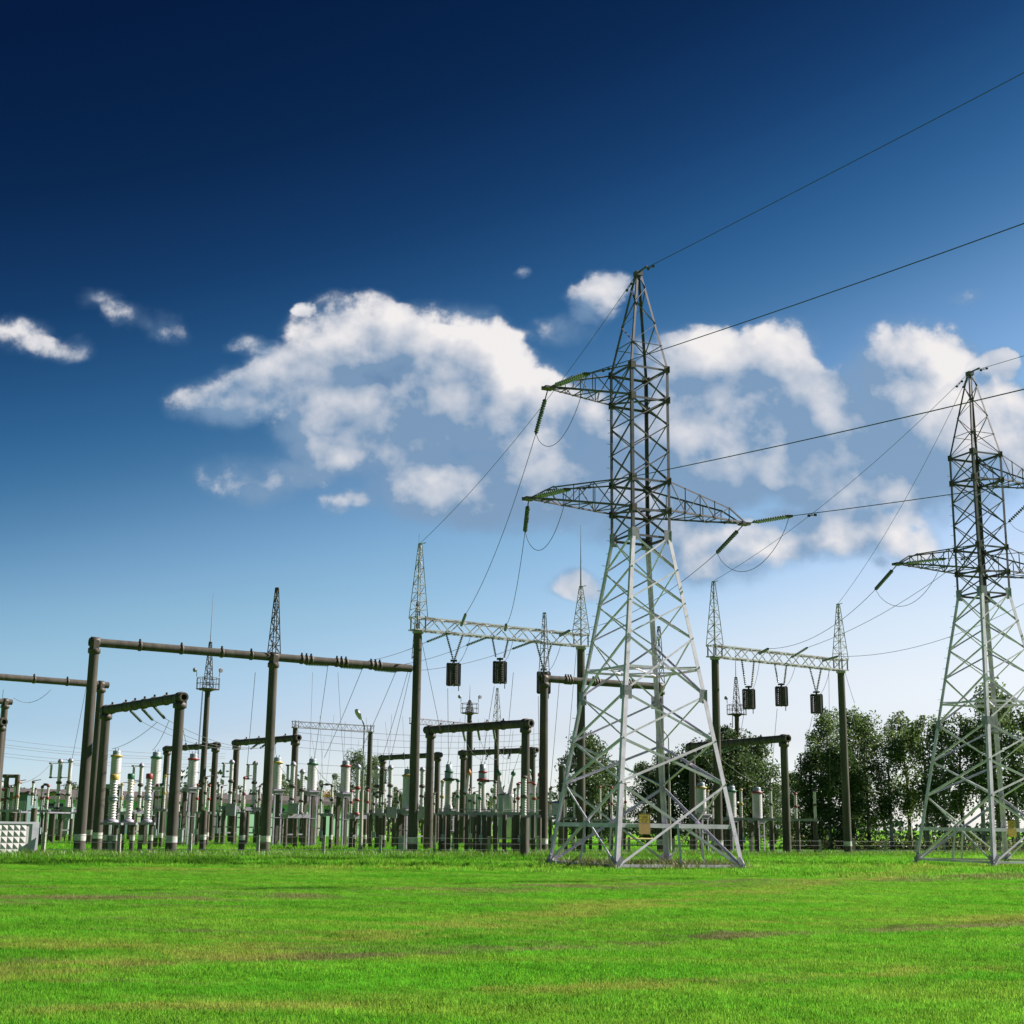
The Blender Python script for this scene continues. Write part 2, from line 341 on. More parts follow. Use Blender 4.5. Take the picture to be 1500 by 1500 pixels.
# clouds: heaps of vapour placed by compass bearing and height, shaded towards the sun
yy = mth('MAXIMUM', Y_, .02)
cm = N('ShaderNodeCombineXYZ'); L(mth('DIVIDE', X_, yy), cm.inputs[0]); L(mth('DIVIDE', Z_, yy), cm.inputs[1])
p0 = cm.outputs[0]
def noise_w(vec, s, det, rough=.55, lac=2.):
    n = N('ShaderNodeTexNoise'); n.inputs['Scale'].default_value = s; n.inputs['Detail'].default_value = det; n.inputs['Roughness'].default_value = rough
    L(vec, n.inputs['Vector']); return n
TOT = []
def density(vec):
    wn = noise_w(vec, 13., 5)
    pw = vm('MULTIPLY_ADD', vm('SUBTRACT', wn.outputs['Color'], (.5, .5, .5)), (.06, .045, 0), vec)
    tot = None
    for (cx, cy, rx, ry, wt) in CLOUDS:
        d = ray(cx, cy); a, e = d[0]/d[1], d[2]/d[1]; ix, iy = F*1.02/(rx*1.25), F*1.02/(ry*1.25)
        q = vm('MULTIPLY_ADD', pw, (ix, iy, 0), (-a*ix, -e*iy, 0))
        b = mth('MULTIPLY_ADD', vm('DOT_PRODUCT', q, q, out=1), -wt, wt, clamp=True)
        tot = b if tot is None else mth('ADD', tot, b)
    tot = mth('MINIMUM', tot, 1.25); TOT.append(tot)
    f1 = noise_w(vec, 22., 9., .58).outputs['Fac']; f2 = noise_w(vec, 7., 2.).outputs['Fac']
    return mth('ADD', tot, mth('MULTIPLY', smooth(tot, 0., .45), mth('ADD', mth('MULTIPLY_ADD', f1, 2.6, -1.3), mth('MULTIPLY_ADD', f2, 1.0, -.5))))
d0 = density(p0)
d1 = density(vm('ADD', p0, (.022, .018, 0)))
alpha = mth('MULTIPLY', smooth(d0, .22, .66), .94)
rim = mth('MULTIPLY_ADD', smooth(d0, .8, 2.0), -.70, 1.)
lit = mth('ADD', mth('MULTIPLY', mth('MULTIPLY', mth('SUBTRACT', d0, d1), .85), rim), mth('MULTIPLY_ADD', noise_w(p0, 8., 4).outputs['Fac'], 1.3, -.68))
lit = mth('ADD', lit, mth('MULTIPLY', smooth(d0, 1.5, .3), .12))
bn = lambda v: mth('ADD', noise_w(v, 11., 4, .5).outputs['Fac'], mth('MULTIPLY', noise_w(v, 26., 4, .5).outputs['Fac'], .45))
bil = mth('SUBTRACT', bn(p0), bn(vm('ADD', p0, (.016, .015, 0))))
lit = mth('ADD', lit, mth('MULTIPLY', bil, 2.4))
# the heads that stand up into the sunlight
HEADS = [(510,480,85,55,.8),(690,505,95,55,.85),(735,550,75,55,.7),(618,590,62,48,.65),(640,712,115,34,.5),(315,575,62,40,.55),(480,668,40,26,.5),(400,600,70,40,.3),(790,560,60,60,.4),
 (1130,515,120,44,.75),(1355,530,95,75,.8),(1410,610,75,70,.6),(1215,605,36,34,.5),(1250,778,125,36,.65),(1080,800,110,40,.5),(1485,620,60,50,.6),(1010,520,80,36,.5),(860,640,60,70,.35)]
hw_ = vm('MULTIPLY_ADD', vm('SUBTRACT', noise_w(p0, 18., 6).outputs['Color'], (.5, .5, .5)), (.07, .055, 0), p0); hs_ = None
for (cx, cy, rx, ry, wt) in HEADS:
    d = ray(cx, cy); a_, e_ = d[0]/d[1], d[2]/d[1]; ix, iy = F*1.02/(rx*1.25), F*1.02/(ry*1.25)
    q = vm('MULTIPLY_ADD', hw_, (ix, iy, 0), (-a_*ix, -e_*iy, 0)); b_ = mth('MULTIPLY_ADD', vm('DOT_PRODUCT', q, q, out=1), -wt, wt, clamp=True)
    hs_ = b_ if hs_ is None else mth('ADD', hs_, b_)
lit = mth('ADD', mth('MULTIPLY', lit, .72), mth('MULTIPLY', mth('MINIMUM', hs_, 1.), .48))
fac = mth('MULTIPLY', alpha, mth('MULTIPLY_ADD', lit, 1.0, .08, clamp=True))
mc = N('ShaderNodeMix'); mc.data_type = 'RGBA'; L(fac, mc.inputs['Factor'])
CLOUD_GAIN = 9.6                              # sunlit vapour, as bright as white paint in this light
ms = N('ShaderNodeMix'); ms.data_type = 'RGBA'; ms.clamp_result = False; L(mth('ADD', mth('MULTIPLY', smooth(d0, -.05, 1.0), .52), mth('MULTIPLY', smooth(TOT[0], .10, .85), .36)), ms.inputs['Factor'])
L(skyc, ms.inputs[6]); ms.inputs[7].default_value = (.225*CLOUD_GAIN, .35*CLOUD_GAIN, .525*CLOUD_GAIN, 1)
L(ms.outputs[2], mc.inputs[6]); mc.inputs[7].default_value = (.97*CLOUD_GAIN, .93*CLOUD_GAIN, .92*CLOUD_GAIN, 1); mc.clamp_result = False
bg = N('ShaderNodeBackground'); bg.inputs['Strength'].default_value = .05
L(mc.outputs[2], bg.inputs['Color']); wo = N('ShaderNodeOutputWorld'); L(bg.outputs[0], wo.inputs['Surface'])
w.cycles.sampling_method = 'MANUAL'; w.cycles.sample_map_resolution = 256
sc.view_settings.view_transform = 'Standard'; sc.view_settings.look = 'None'; sc.view_settings.exposure = 1.0; sc.view_settings.gamma = 1
# ------------------------------------------------------------------ ground and grass
def ground_sheet():
    xs = np.concatenate([[-3000, -900, -400], np.arange(-160, 200, 5.), [400, 900, 3000]])
    ys = np.concatenate([[-600, -60], np.arange(-5, 260, 4.), [400, 900, 4000]])
    vs = [(x, y, -.02+(.05*math.sin(x*.21+y*.13)+.04*math.sin(x*.07-y*.31+1)-.05)*(1 if 3 < y < 75 else .3)) for y in ys for x in xs]
    n = len(xs); fs = [(j*n+i, j*n+i+1, (j+1)*n+i+1, (j+1)*n+i) for j in range(len(ys)-1) for i in range(n-1)]
    b = MB(); b.add(vs, fs, True); o = b.build('ground', M['ground']); o['kind'] = 'structure'; return o
ground = ground_sheet()

def tuft_mesh(name, blades, spread, hmin, hmax, wid, mat_, lean=.5, n=1):
    b = MB()
    for i in range(blades):
        x, y = rng.normal(0, spread, 2); h = rng.uniform(hmin, hmax); a = rng.uniform(0, 2*math.pi)
        lx, ly = rng.normal(0, lean*h, 2); wx, wy = math.cos(a)*wid, math.sin(a)*wid
        b.add([(x-wx, y-wy, -.03), (x+wx, y+wy, -.03), (x+lx*.45+wx*.8, y+ly*.45+wy*.8, h*.6), (x+lx*.45-wx*.8, y+ly*.45-wy*.8, h*.6), (x+lx, y+ly, h)],
              [(0, 1, 2, 3), (3, 2, 4)])
    return b.build(name, mat_)
def scatter(o, sx, sy, cx, cy, rot, kdens, power, dmin, smin, smax, seed):
    # the object's own tuft is set out over a sheet of ground, thinner with distance from where it is seen
    g = bpy.data.node_groups.new(o.name+'_scatter', 'GeometryNodeTree')
    g.interface.new_socket('Geometry', in_out='INPUT', socket_type='NodeSocketGeometry'); g.interface.new_socket('Geometry', in_out='OUTPUT', socket_type='NodeSocketGeometry')
    N = g.nodes.new; L = g.links.new
    gi, go = N('NodeGroupInput'), N('NodeGroupOutput')
    gr = N('GeometryNodeMeshGrid'); gr.inputs['Size X'].default_value = sx; gr.inputs['Size Y'].default_value = sy
    gr.inputs['Vertices X'].default_value = 40; gr.inputs['Vertices Y'].default_value = 40
    tr = N('GeometryNodeTransform'); tr.inputs['Translation'].default_value = (cx, cy, 0); tr.inputs['Rotation'].default_value = (0, 0, rot)
    L(gr.outputs['Mesh'], tr.inputs['Geometry'])
    ps = N('GeometryNodeInputPosition'); ln = N('ShaderNodeVectorMath'); ln.operation = 'LENGTH'; L(ps.outputs[0], ln.inputs[0])
    mx = N('ShaderNodeMath'); mx.operation = 'MAXIMUM'; mx.inputs[1].default_value = dmin; L(ln.outputs['Value'], mx.inputs[0])
    pw = N('ShaderNodeMath'); pw.operation = 'POWER'; pw.inputs[1].default_value = -power; L(mx.outputs[0], pw.inputs[0])
    ml = N('ShaderNodeMath'); ml.operation = 'MULTIPLY'; ml.inputs[1].default_value = kdens; L(pw.outputs[0], ml.inputs[0])
    # only inside the wedge of ground in front of the viewer (with margin)
    sp = N('ShaderNodeSeparateXYZ'); L(ps.outputs[0], sp.inputs[0])
    ab = N('ShaderNodeMath'); ab.operation = 'ABSOLUTE'; L(sp.outputs[0], ab.inputs[0])
    li = N('ShaderNodeMath'); li.operation = 'MULTIPLY_ADD'; li.inputs[1].default_value = .45; li.inputs[2].default_value = 3.; L(sp.outputs[1], li.inputs[0])
    lt = N('ShaderNodeMath'); lt.operation = 'LESS_THAN'; L(ab.outputs[0], lt.inputs[0]); L(li.outputs[0], lt.inputs[1])
    m2 = N('ShaderNodeMath'); m2.operation = 'MULTIPLY'; L(ml.outputs[0], m2.inputs[0]); L(lt.outputs[0], m2.inputs[1])
    di = N('GeometryNodeDistributePointsOnFaces'); di.inputs['Seed'].default_value = seed
    L(tr.outputs[0], di.inputs['Mesh']); L(m2.outputs[0], di.inputs['Density'])
    io = N('GeometryNodeInstanceOnPoints'); L(di.outputs['Points'], io.inputs['Points']); L(gi.outputs[0], io.inputs['Instance'])
    r1 = N('FunctionNodeRandomValue'); r1.data_type = 'FLOAT_VECTOR'; r1.inputs[0].default_value = (-.08, -.08, 0); r1.inputs[1].default_value = (.08, .08, 6.283)
    L(r1.outputs[0], io.inputs['Rotation'])
    r2 = N('FunctionNodeRandomValue'); r2.data_type = 'FLOAT'; r2.inputs[2].default_value = smin; r2.inputs[3].default_value = smax; r2.inputs['Seed'].default_value = 5
    # lower in dry patches, higher in lush ones
    no = N('ShaderNodeTexNoise'); no.inputs['Scale'].default_value = .5; no.inputs['Detail'].default_value = 3
    mp = N('ShaderNodeVectorMath'); mp.operation = 'MULTIPLY'; mp.inputs[1].default_value = (.35, 1., 1); L(ps.outputs[0], mp.inputs[0]); L(mp.outputs[0], no.inputs['Vector'])
    m3 = N('ShaderNodeMath'); m3.operation = 'MULTIPLY_ADD'; m3.inputs[1].default_value = 1.6; m3.inputs[2].default_value = .2; L(no.outputs['Fac'], m3.inputs[0])
    m4 = N('ShaderNodeMath'); m4.operation = 'MULTIPLY'; L(r2.outputs[1], m4.inputs[0]); L(m3.outputs[0], m4.inputs[1])
    L(m4.outputs[0], io.inputs['Scale'])
    L(io.outputs[0], go.inputs[0])
    md = o.modifiers.new('scatter', 'NODES'); md.node_group = g
FENCE0 = GX(64.6, 69.); UD = V3(.7826, .6225, 0); VD = V3(.6225, -.7826, 0)
lg = tuft_mesh('lawn_grass', 30, .085, .022, .058, .003, M['blade']); lg['kind'] = 'stuff'
scatter(lg, 90, 66, 0, 45, 0, 3600, 1.05, 12, .7, 1.5, 3)
fg = tuft_mesh('meadow_grass', 30, .22, .06, .16, .009, M['blade']); fg['kind'] = 'stuff'
scatter(fg, 150, 110, 5, 112, 0, 60, .8, 12, .8, 1.5, 8)
tg = tuft_mesh('tall_grass', 26, .24, .10, .32, .010, M['tall'], .4); tg['kind'] = 'stuff'
c = FENCE0+UD*32-VD*(-.2)
scatter(tg, 120, 5.0, c[0], c[1], math.atan2(UD[1], UD[0]), 5, 0.0, 12, .6, 1.25, 11)

wg = tuft_mesh('weeds', 22, .2, .15, .5, .012, M['weed'], .45); wg['kind'] = 'stuff'
scatter(wg, 7.5, 7.5, 7.84, 67.36, .4, 5., 0.0, 12, .5, 1.2, 21)
# ------------------------------------------------------------------ lattice towers
ZL = [0., 3.74, 5.75, 7.89, 10.61, 12.31, 13.96, 15.65]
ZS = [15.65, 16.95, 18.45, 19.9, 21.3, 22.6, 24.2]
ZP = [24.2, 25.5, 26.7, 27.8, 28.7, 29.4]
def hw(z):
    if z <= 15.65: return 3.355+(1.077-3.355)*z/15.65
    if z <= 24.2: return 1.077
    return 1.077+(.13-1.077)*(z-24.2)/5.3
TOWER = {}
def lattice_tower(key, c, th, label, arms, lift):
    a = math.radians(th); ex, ey = V3(math.cos(a), math.sin(a), 0), V3(-math.sin(a), math.cos(a), 0); C = V3(c[0], c[1], lift)
    root = thing('lattice_tower', label, 'pylon', C, 'lattice transmission towers')
    W = lambda x, y, z: C+ex*x+ey*y+V3(0, 0, z)
    corner = lambda k, z: W((-1, 1, 1, -1)[k]*hw(z), (-1, -1, 1, 1)[k]*hw(z), z)
    dirs = [(ex, ey), (-ex, ey), (-ex, -ey), (ex, -ey)]
    for k in range(4):
        b = MB(); A, B = dirs[k]
        b.angle(corner(k, 0), corner(k, 7.89), .21, A, B); b.angle(corner(k, 7.89), corner(k, 15.65), .19, A, B)
        lo = b.build('leg', M['steel'], root)
        p = MB()
        for z in (7.89, 15.65):                     # splice plates
            q = corner(k, z)
            p.box(q+A*.17+B*-.012, .42, .018, .62, A, B, V3(0, 0, 1)); p.box(q+B*.17+A*-.012, .018, .42, .62, A, B, V3(0, 0, 1))
        p.each('splice_plate', M['galv'], lo, .1)
        f = MB(); q = corner(k, .02)
        f.box(q+V3(0, 0, -.05), .40, .40, .14, ex, ey); f.bar(q+A*.02+V3(0, 0, .06), q+A*.35+V3(0, 0, .5), .03, .2); f.bar(q+B*.02+V3(0, 0, .06), q+B*.35+V3(0, 0, .5), .03, .2)
        f.box(q+V3(0, 0, .12)+A*.05+B*.05, .16, .16, .26, ex, ey)
        f.build('foot', M['galv'], lo)
        b = MB(); b.angle(corner(k, 15.65), corner(k, 24.2), .15, A, B); b.build('upper_leg', M['steel_backlit'], root)
    def xface(b, zs, wd, rev=False):
        for k in range(4):
            k2 = (k+1) % 4; nrm = -unit(np.cross(corner(k2, 0)-corner(k, 0), V3(0, 0, 1)))
            for i in range(len(zs)-1):
                z0, z1 = zs[i], zs[i+1]; w_ = wd(z0)
                p, q, r_, s_ = corner(k, z0), corner(k2, z1), corner(k2, z0), corner(k, z1)
                up = V3(0, 0, 1)
                b.angle(p+nrm*.012, q+nrm*.012, w_, up, nrm); b.angle(r_+nrm*.10, s_+nrm*.10, w_, up, nrm)
    lat = MB(); xface(lat, ZL, lambda z: .108 if z < 4 else (.088 if z < 8 else .075)); lat.build('lower_bracing', M['steel'], root)
    lat = MB(); xface(lat, ZS, lambda z: .062); lat.build('upper_bracing', M['steel_backlit'], root)
    def ring(b, z, wd, cross=True):
        for k in range(4):
            p, q = corner(k, z), corner((k+1) % 4, z); nrm = -unit(np.cross(q-p, V3(0, 0, 1)))
            b.angle(p+nrm*.02, q+nrm*.02, wd, V3(0, 0, -1), nrm)
        if cross:
            b.bar(corner(0, z), corner(2, z), wd*.7); b.bar(corner(1, z)+V3(0, 0, .08), corner(3, z)+V3(0, 0, .08), wd*.7)
    r_ = MB(); ring(r_, 2.0, .19, False); r_.build('ring_beam', M['steel'], root)
    r_ = MB(); ring(r_, 9.19, .10, True)
    for k in range(4):                              # diaphragm between face middles
        m = lambda k_: (corner(k_ % 4, 9.19)+corner((k_+1) % 4, 9.19))/2
        r_.bar(m(k), m(k+1), .07)
    r_.build('diaphragm', M['steel'], root)
    r_ = MB()
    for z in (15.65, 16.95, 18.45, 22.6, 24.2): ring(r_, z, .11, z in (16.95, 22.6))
    r_.each('body_ring', M['steel_backlit'], root, .05)
    r_ = MB(); ring(r_, .22, .12, False)
    for k in range(4):
        p, q = (corner(k, 2.0)+corner((k+1) % 4, 2.0))/2, (corner(k, .2)+corner((k+1) % 4, .2))/2
        r_.bar(p, q, .09)
    r_.build('base_rail', M['steel'], root)
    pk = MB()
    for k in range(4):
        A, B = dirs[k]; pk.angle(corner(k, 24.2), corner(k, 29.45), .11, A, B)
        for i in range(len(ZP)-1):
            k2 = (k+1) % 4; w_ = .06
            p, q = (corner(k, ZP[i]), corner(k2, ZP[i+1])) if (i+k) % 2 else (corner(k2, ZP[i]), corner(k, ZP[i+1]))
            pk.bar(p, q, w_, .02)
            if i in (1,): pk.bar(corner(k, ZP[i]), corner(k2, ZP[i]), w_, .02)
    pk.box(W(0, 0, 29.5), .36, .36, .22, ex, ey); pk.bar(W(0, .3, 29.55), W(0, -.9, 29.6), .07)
    pk.build('peak', M['steel_backlit'], root)
    gp = MB()
    for z in (16.95, 18.45, 22.6, 24.2):
        for k in range(4):
            q = corner(k, z); A, B = dirs[k]
            gp.box(q+A*.1-B*.014, .34, .016, .34, A, B); gp.box(q+B*.1-A*.014, .016, .34, .34, A, B)
    gp.each('gusset_plate', M['dark'], root, .05)
    tips = {}
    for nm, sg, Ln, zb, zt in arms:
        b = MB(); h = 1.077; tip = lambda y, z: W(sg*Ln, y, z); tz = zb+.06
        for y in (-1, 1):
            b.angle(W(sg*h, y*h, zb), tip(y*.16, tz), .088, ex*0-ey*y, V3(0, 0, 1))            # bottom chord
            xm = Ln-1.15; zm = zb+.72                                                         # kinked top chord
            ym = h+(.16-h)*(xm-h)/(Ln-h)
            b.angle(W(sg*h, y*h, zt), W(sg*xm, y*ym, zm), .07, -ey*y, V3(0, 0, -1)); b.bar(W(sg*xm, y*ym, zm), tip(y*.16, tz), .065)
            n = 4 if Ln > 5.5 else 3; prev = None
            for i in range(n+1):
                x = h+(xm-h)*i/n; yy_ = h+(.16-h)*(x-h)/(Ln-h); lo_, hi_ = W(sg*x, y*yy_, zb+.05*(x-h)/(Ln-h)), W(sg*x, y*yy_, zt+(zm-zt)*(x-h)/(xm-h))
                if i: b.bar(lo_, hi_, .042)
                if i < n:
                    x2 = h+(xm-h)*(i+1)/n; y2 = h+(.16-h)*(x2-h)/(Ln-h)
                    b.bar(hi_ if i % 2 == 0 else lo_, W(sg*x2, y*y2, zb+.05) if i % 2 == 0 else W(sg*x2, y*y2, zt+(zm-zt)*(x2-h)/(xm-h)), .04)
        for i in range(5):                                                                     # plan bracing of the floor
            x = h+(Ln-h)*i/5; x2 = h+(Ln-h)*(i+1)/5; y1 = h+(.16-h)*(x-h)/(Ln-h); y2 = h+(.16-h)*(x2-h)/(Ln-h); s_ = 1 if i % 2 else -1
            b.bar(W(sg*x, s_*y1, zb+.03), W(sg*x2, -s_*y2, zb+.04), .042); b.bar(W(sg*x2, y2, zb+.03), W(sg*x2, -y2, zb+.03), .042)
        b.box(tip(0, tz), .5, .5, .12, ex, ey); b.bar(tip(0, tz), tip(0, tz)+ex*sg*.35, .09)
        b.build('crossarm', M['steel_backlit'], root); tips[nm] = tip(0, tz)
    cl = MB()
    for i in range(34):                                                                        # step bolts on one leg
        z = 2.6+i*.62; q = corner(3, z); cl.bar(q, q-ex*.2 if i % 2 else q+ey*.2, .02)
    cl.each('step_bolt', M['galv'], root, .0)
    TOWER[key] = dict(W=W, ex=ex, ey=ey, C=C, tips=tips, top=W(0, 0, 29.6), corner=corner)
    return root
lattice_tower('A', (7.84, 67.36), 23.6, 'large lattice pylon nearest the camera, its foot frame standing in front of the substation',
              [('UL', -1, 5.1, 22.6, 24.2), ('LL', -1, 6.1, 16.95, 18.45), ('LR', 1, 6.1, 16.95, 18.45)], 0.)
lattice_tower('B', (30.15, 82.75), 20.7, 'lattice pylon in front of the birches, cut by the right picture edge',
              [('UR', 1, 5.1, 22.6, 24.2), ('LL', -1, 6.1, 16.95, 18.45), ('LR', 1, 6.1, 16.95, 18.45)], .08)

def plate_sign(T, f0, f1, z, m_top, m_bot, label):
    q0, q1 = T['corner'](0, 2.0), T['corner'](1, 2.0); e = unit(q1-q0); nrm = unit(np.cross(e, V3(0, 0, 1))); c_ = q0+(q1-q0)*f0+V3(0, 0, z)+nrm*.06
    root = thing('warning_sign', label, 'sign', c_)
    b = MB(); b.box(c_+V3(0, 0, .21), .58, .012, .40, e, nrm); up = b.build('plate', m_top, root)
    b = MB(); b.box(c_-V3(0, 0, .24), .58, .012, .46, e, nrm); b.build('plate', m_bot, root)
    t_ = MB()
    for i, (wd, dz, h) in enumerate(((.46, .32, .035), (.40, .245, .045), (.46, .16, .035), (.30, .085, .03))):
        n_ = 7 if h > .04 else 10
        for k in range(n_):
            if (k*5+i*3) % 7 == 3: continue
            t_.box(c_+e*(-wd/2+wd*(k+.5)/n_)+V3(0, 0, dz)+nrm*.009, wd/n_*.62, .004, h, e, nrm)
    for s_ in (-1, 1): t_.box(c_+e*s_*.275+V3(0, 0, .21)+nrm*.009, .012, .004, .38, e, nrm)
    for s_ in (0.022, .398): t_.box(c_+V3(0, 0, s_)+nrm*.009, .56, .004, .012, e, nrm)
    t_.build('lettering', M['ink'], up)
plate_sign(TOWER['A'], .215, -.02, 0, M['sign'], M['sign_tan'], 'pair of yellow and tan warning plates on the waist beam of the nearest pylon')
plate_sign(TOWER['B'], .215, -.02, 0, M['sign'], M['sign'], 'yellow warning plates on the waist beam of the right pylon')

# ------------------------------------------------------------------ insulators, conductors, wires
def insulator(p0, p1, label, r=.086, m='glass', n=14, double=False, group=None):
    p0, p1 = V3(*p0), V3(*p1); d = unit(p1-p0); Ln = np.linalg.norm(p1-p0)
    root = thing('insulator_string', label, 'insulator', p0, group)
    side = unit(np.cross(d, V3(0, 0, 1)))*.12 if double else V3(0, 0, 0)
    for s_ in ((-1, 1) if double else (0,)):
        prof = [(.03, 0)]; st = Ln/n
        for i in range(n): prof += [(.03, st*i+.01), (r, st*i+st*.30), (r*.9, st*i+st*.42), (.03, st*i+st*.55)]
        prof += [(.03, Ln)]
        b = MB(); b.lathe(p0+side*s_, prof, 10, d); b.build('glass_discs', M[m], root)
    b = MB(); b.box(p0, .10+abs(side[0])*2, .1+abs(side[1])*2, .09); b.box(p1, .10+abs(side[0])*2, .10+abs(side[1])*2, .09); b.each('end_fitting', M['dark'], root, .02)
    return root
def sag(p0, p1, s_, n=16):
    p0, p1 = V3(*p0), V3(*p1); return [p0+(p1-p0)*t_-V3(0, 0, 4*s_*t_*(1-t_)) for t_ in np.linspace(0, 1, n)]
def wire(pts, r, label, cat='power line', name='overhead_wire', m='wire', group=None, damper=None):
    b = MB(); b.tube(pts, r, 5); o = b.build(name, M[m]); tag(o, label, cat, group)
    if damper:
        d_ = MB(); q = V3(*pts[0])+unit(V3(*pts[1])-V3(*pts[0]))*damper; e = unit(V3(*pts[1])-V3(*pts[0]))
        for s_ in (-1, 1): d_.box(q+e*.22*s_-V3(0, 0, .1), .12, .12, .1)
        d_.bar(q-e*.22-V3(0, 0, .1), q+e*.22-V3(0, 0, .1), .03); d_.bar(q, q-V3(0, 0, .1), .03); d_.build('damper', M['dark'], None).parent = o
        WORLD
    return o
LINE = V3(math.cos(math.radians(-61)), math.sin(math.radians(-61)), 0)
def span_out(p, tip_name, s_, label, r=.020, length=140):
    return wire([V3(*p)+LINE*length*t_-V3(0, 0, 4*s_*t_*(1-t_)) for t_ in np.linspace(0, 1, 40)], r, label, damper=1.6)
NA, NB = 'nearest pylon', 'right pylon'
def tower_lines(key, nm, gantry_pts, gr_pt):
    T = TOWER[key]; word = {'UL': 'upper left arm', 'LL': 'lower left arm', 'LR': 'lower right arm', 'UR': 'upper right arm'}
    for k, tip in T['tips'].items():
        a0 = tip+LINE*.9-V3(0, 0, .06); a1 = a0+LINE*2.5-V3(0, 0, .16)
        wire([tip, a0], .03, 'short near-side steel link at the tip of the %s, %s' % (word[k], nm), 'tower fitting', 'yoke_link', 'dark')
        insulator(a0, a1, 'green glass double insulator string reaching forward from the %s of the %s' % (word[k], nm), double=True)
        span_out(a1, k, 3.4, 'dark conductor leaving the %s of the %s towards the upper right' % (word[k], nm))
        g = gantry_pts[k]; d = unit(g-tip); d[2] -= .22; d = unit(d)
        b0 = tip+d*.8; b1 = b0+d*2.3
        wire([tip, b0], .03, 'short far-side steel link at the tip of the %s, %s' % (word[k], nm), 'tower fitting', 'yoke_link', 'dark')
        insulator(b0, b1, 'dark green insulator string hanging back from the %s of the %s' % (word[k], nm), m='glass_dark', r=.12)
        gd = unit(b1-g); g1 = g+gd*1.7
        insulator(g, g1, 'green insulator string at the gantry end of the %s line, %s' % (word[k], nm), m='glass', r=.10)
        wire(sag(b1, g1, .9), .016, 'thin line from the %s of the %s back to its gantry' % (word[k], nm))
        low = V3(0, 0, 1.75)
        jp = [(1-t_)*b1+t_*a1-low*(4*t_*(1-t_))**.8 for t_ in np.linspace(0, 1, 18)]
        wire(jp, .015, 'drooping jumper loop under the %s of the %s' % (word[k], nm), 'jumper', 'jumper_wire')
    top = T['top']
    wire([top+LINE*140*t_-V3(0, 0, 4*1.2*t_*(1-t_)) for t_ in np.linspace(0, 1, 40)], .017, 'earth wire leaving the peak of the %s towards the upper right' % nm, damper=1.1)
    for i, q in enumerate(gr_pt):
        wire(sag(top, q, .9), .014, 'earth wire sloping from the peak of the %s down to the %s lightning spire' % (nm, ('left', 'right')[i]), damper=.9)

# ------------------------------------------------------------------ concrete gantries
ZA = 11.23; ZD = 8.18; ZB = 14.45
def band(b_parent, p, r):
    b = MB(); b.lathe(V3(p[0], p[1], .66), [(r, 0), (r, .34)], 20); b.build('painted_band', M['white'], b_parent)
def column(root, p, top, r0=.30, r1=.26, banded=True, m='concrete'):
    b = MB(); b.lathe(V3(p[0], p[1], -.3), [(r0, 0), ((r0+r1)/2, (top+.3)/2), (r1, top+.3)], 20); c_ = b.build('column', M[m], root)
    if banded: band(c_, p, r0+.008)
    k = MB(); k.lathe(V3(p[0], p[1], .0), [(r0+.004, -.1), (r0+.004, .66)], 20); k.build('tarred_base', M['tar'], c_)
    return c_
def rings(root_beam, p0, p1, r, fr):
    p0, p1 = V3(*p0), V3(*p1); d = unit(p1-p0); b = MB()
    for f in fr: b.lathe(p0+(p1-p0)*f-d*.07, [(r+.01, 0), (r+.05, .01), (r+.05, .13), (r+.01, .14)], 16, d); b.box(p0+(p1-p0)*f+V3(0, 0, r+.09), .1, .1, .14)
    b.each('clamp_ring', M['dark'], root_beam, .02)
def pipe_gantry(tops, label, fr, r=.25, over=.55, spires=(), banded=True, group='concrete pipe gantries', r0=.30, split=None):
    """columns under one straight concrete pipe beam"""
    tops = [V3(*p) for p in tops]; z = tops[0][2]; root = thing('pipe_gantry', label, 'gantry', (tops[0][0], tops[0][1], 0), group)
    for p in tops: column(root, p, z-r+.02, r0, r0-.04, banded)
    d = unit(tops[-1]-tops[0]); b = MB(); b.pipe(tops[0]-d*over, tops[-1]+d*over, r, r*.62, 22); bm = b.build('beam', M['concrete'], root)
    rings(bm, tops[0]-d*over, tops[-1]+d*over, r, fr)
    h = MB()
    for p in tops:
        h.lathe(p-V3(0, 0, r+.32), [(r0+.0, 0), (r0+.07, .04), (r0+.07, .22), (r0+.01, .30)], 16)
        for s_ in (-1, 1):
            n_ = unit(np.cross(d, V3(0, 0, 1)))
            h.box(p+n_*s_*(r+.05)-V3(0, 0, .15), .3, .05, r*1.6, d, n_)
        h.lathe(p-d*.2, [(r+.01, 0), (r+.06, .02), (r+.06, .38), (r+.01, .4)], 18, d)
    h.each('saddle', M['dark'], root, .12)
    for i, hh in spires:
        s_ = MB(); lattice_spire(s_, tops[i]+V3(0, 0, r), hh, .50, .13, 7, .045); s_.build('spire', M['dark'] if i else M['galv'], root)
    return root
def lattice_spire(b, base, h, w0, w1, n, r):
    base = V3(*base); hd = 38.5*math.pi/180; e1, e2 = V3(math.cos(hd), math.sin(hd), 0), V3(-math.sin(hd), math.cos(hd), 0)
    cn = lambda k, t_: base+(e1*(-1, 1, 1, -1)[k]+e2*(-1, -1, 1, 1)[k])*(w0+(w1-w0)*t_)/2+V3(0, 0, h*t_)
    for k in range(4):
        b.bar(cn(k, 0), cn(k, 1), r)
        for i in range(n):
            t0, t1 = i/n, (i+1)/n
            if (i+k) % 2: b.bar(cn(k, t0), cn((k+1) % 4, t1), r*.7)
            else: b.bar(cn((k+1) % 4, t0), cn(k, t1), r*.7)
            b.bar(cn(k, t1), cn((k+1) % 4, t1), r*.6)
    b.box(base+V3(0, 0, h), w1+.06, w1+.06, .08)

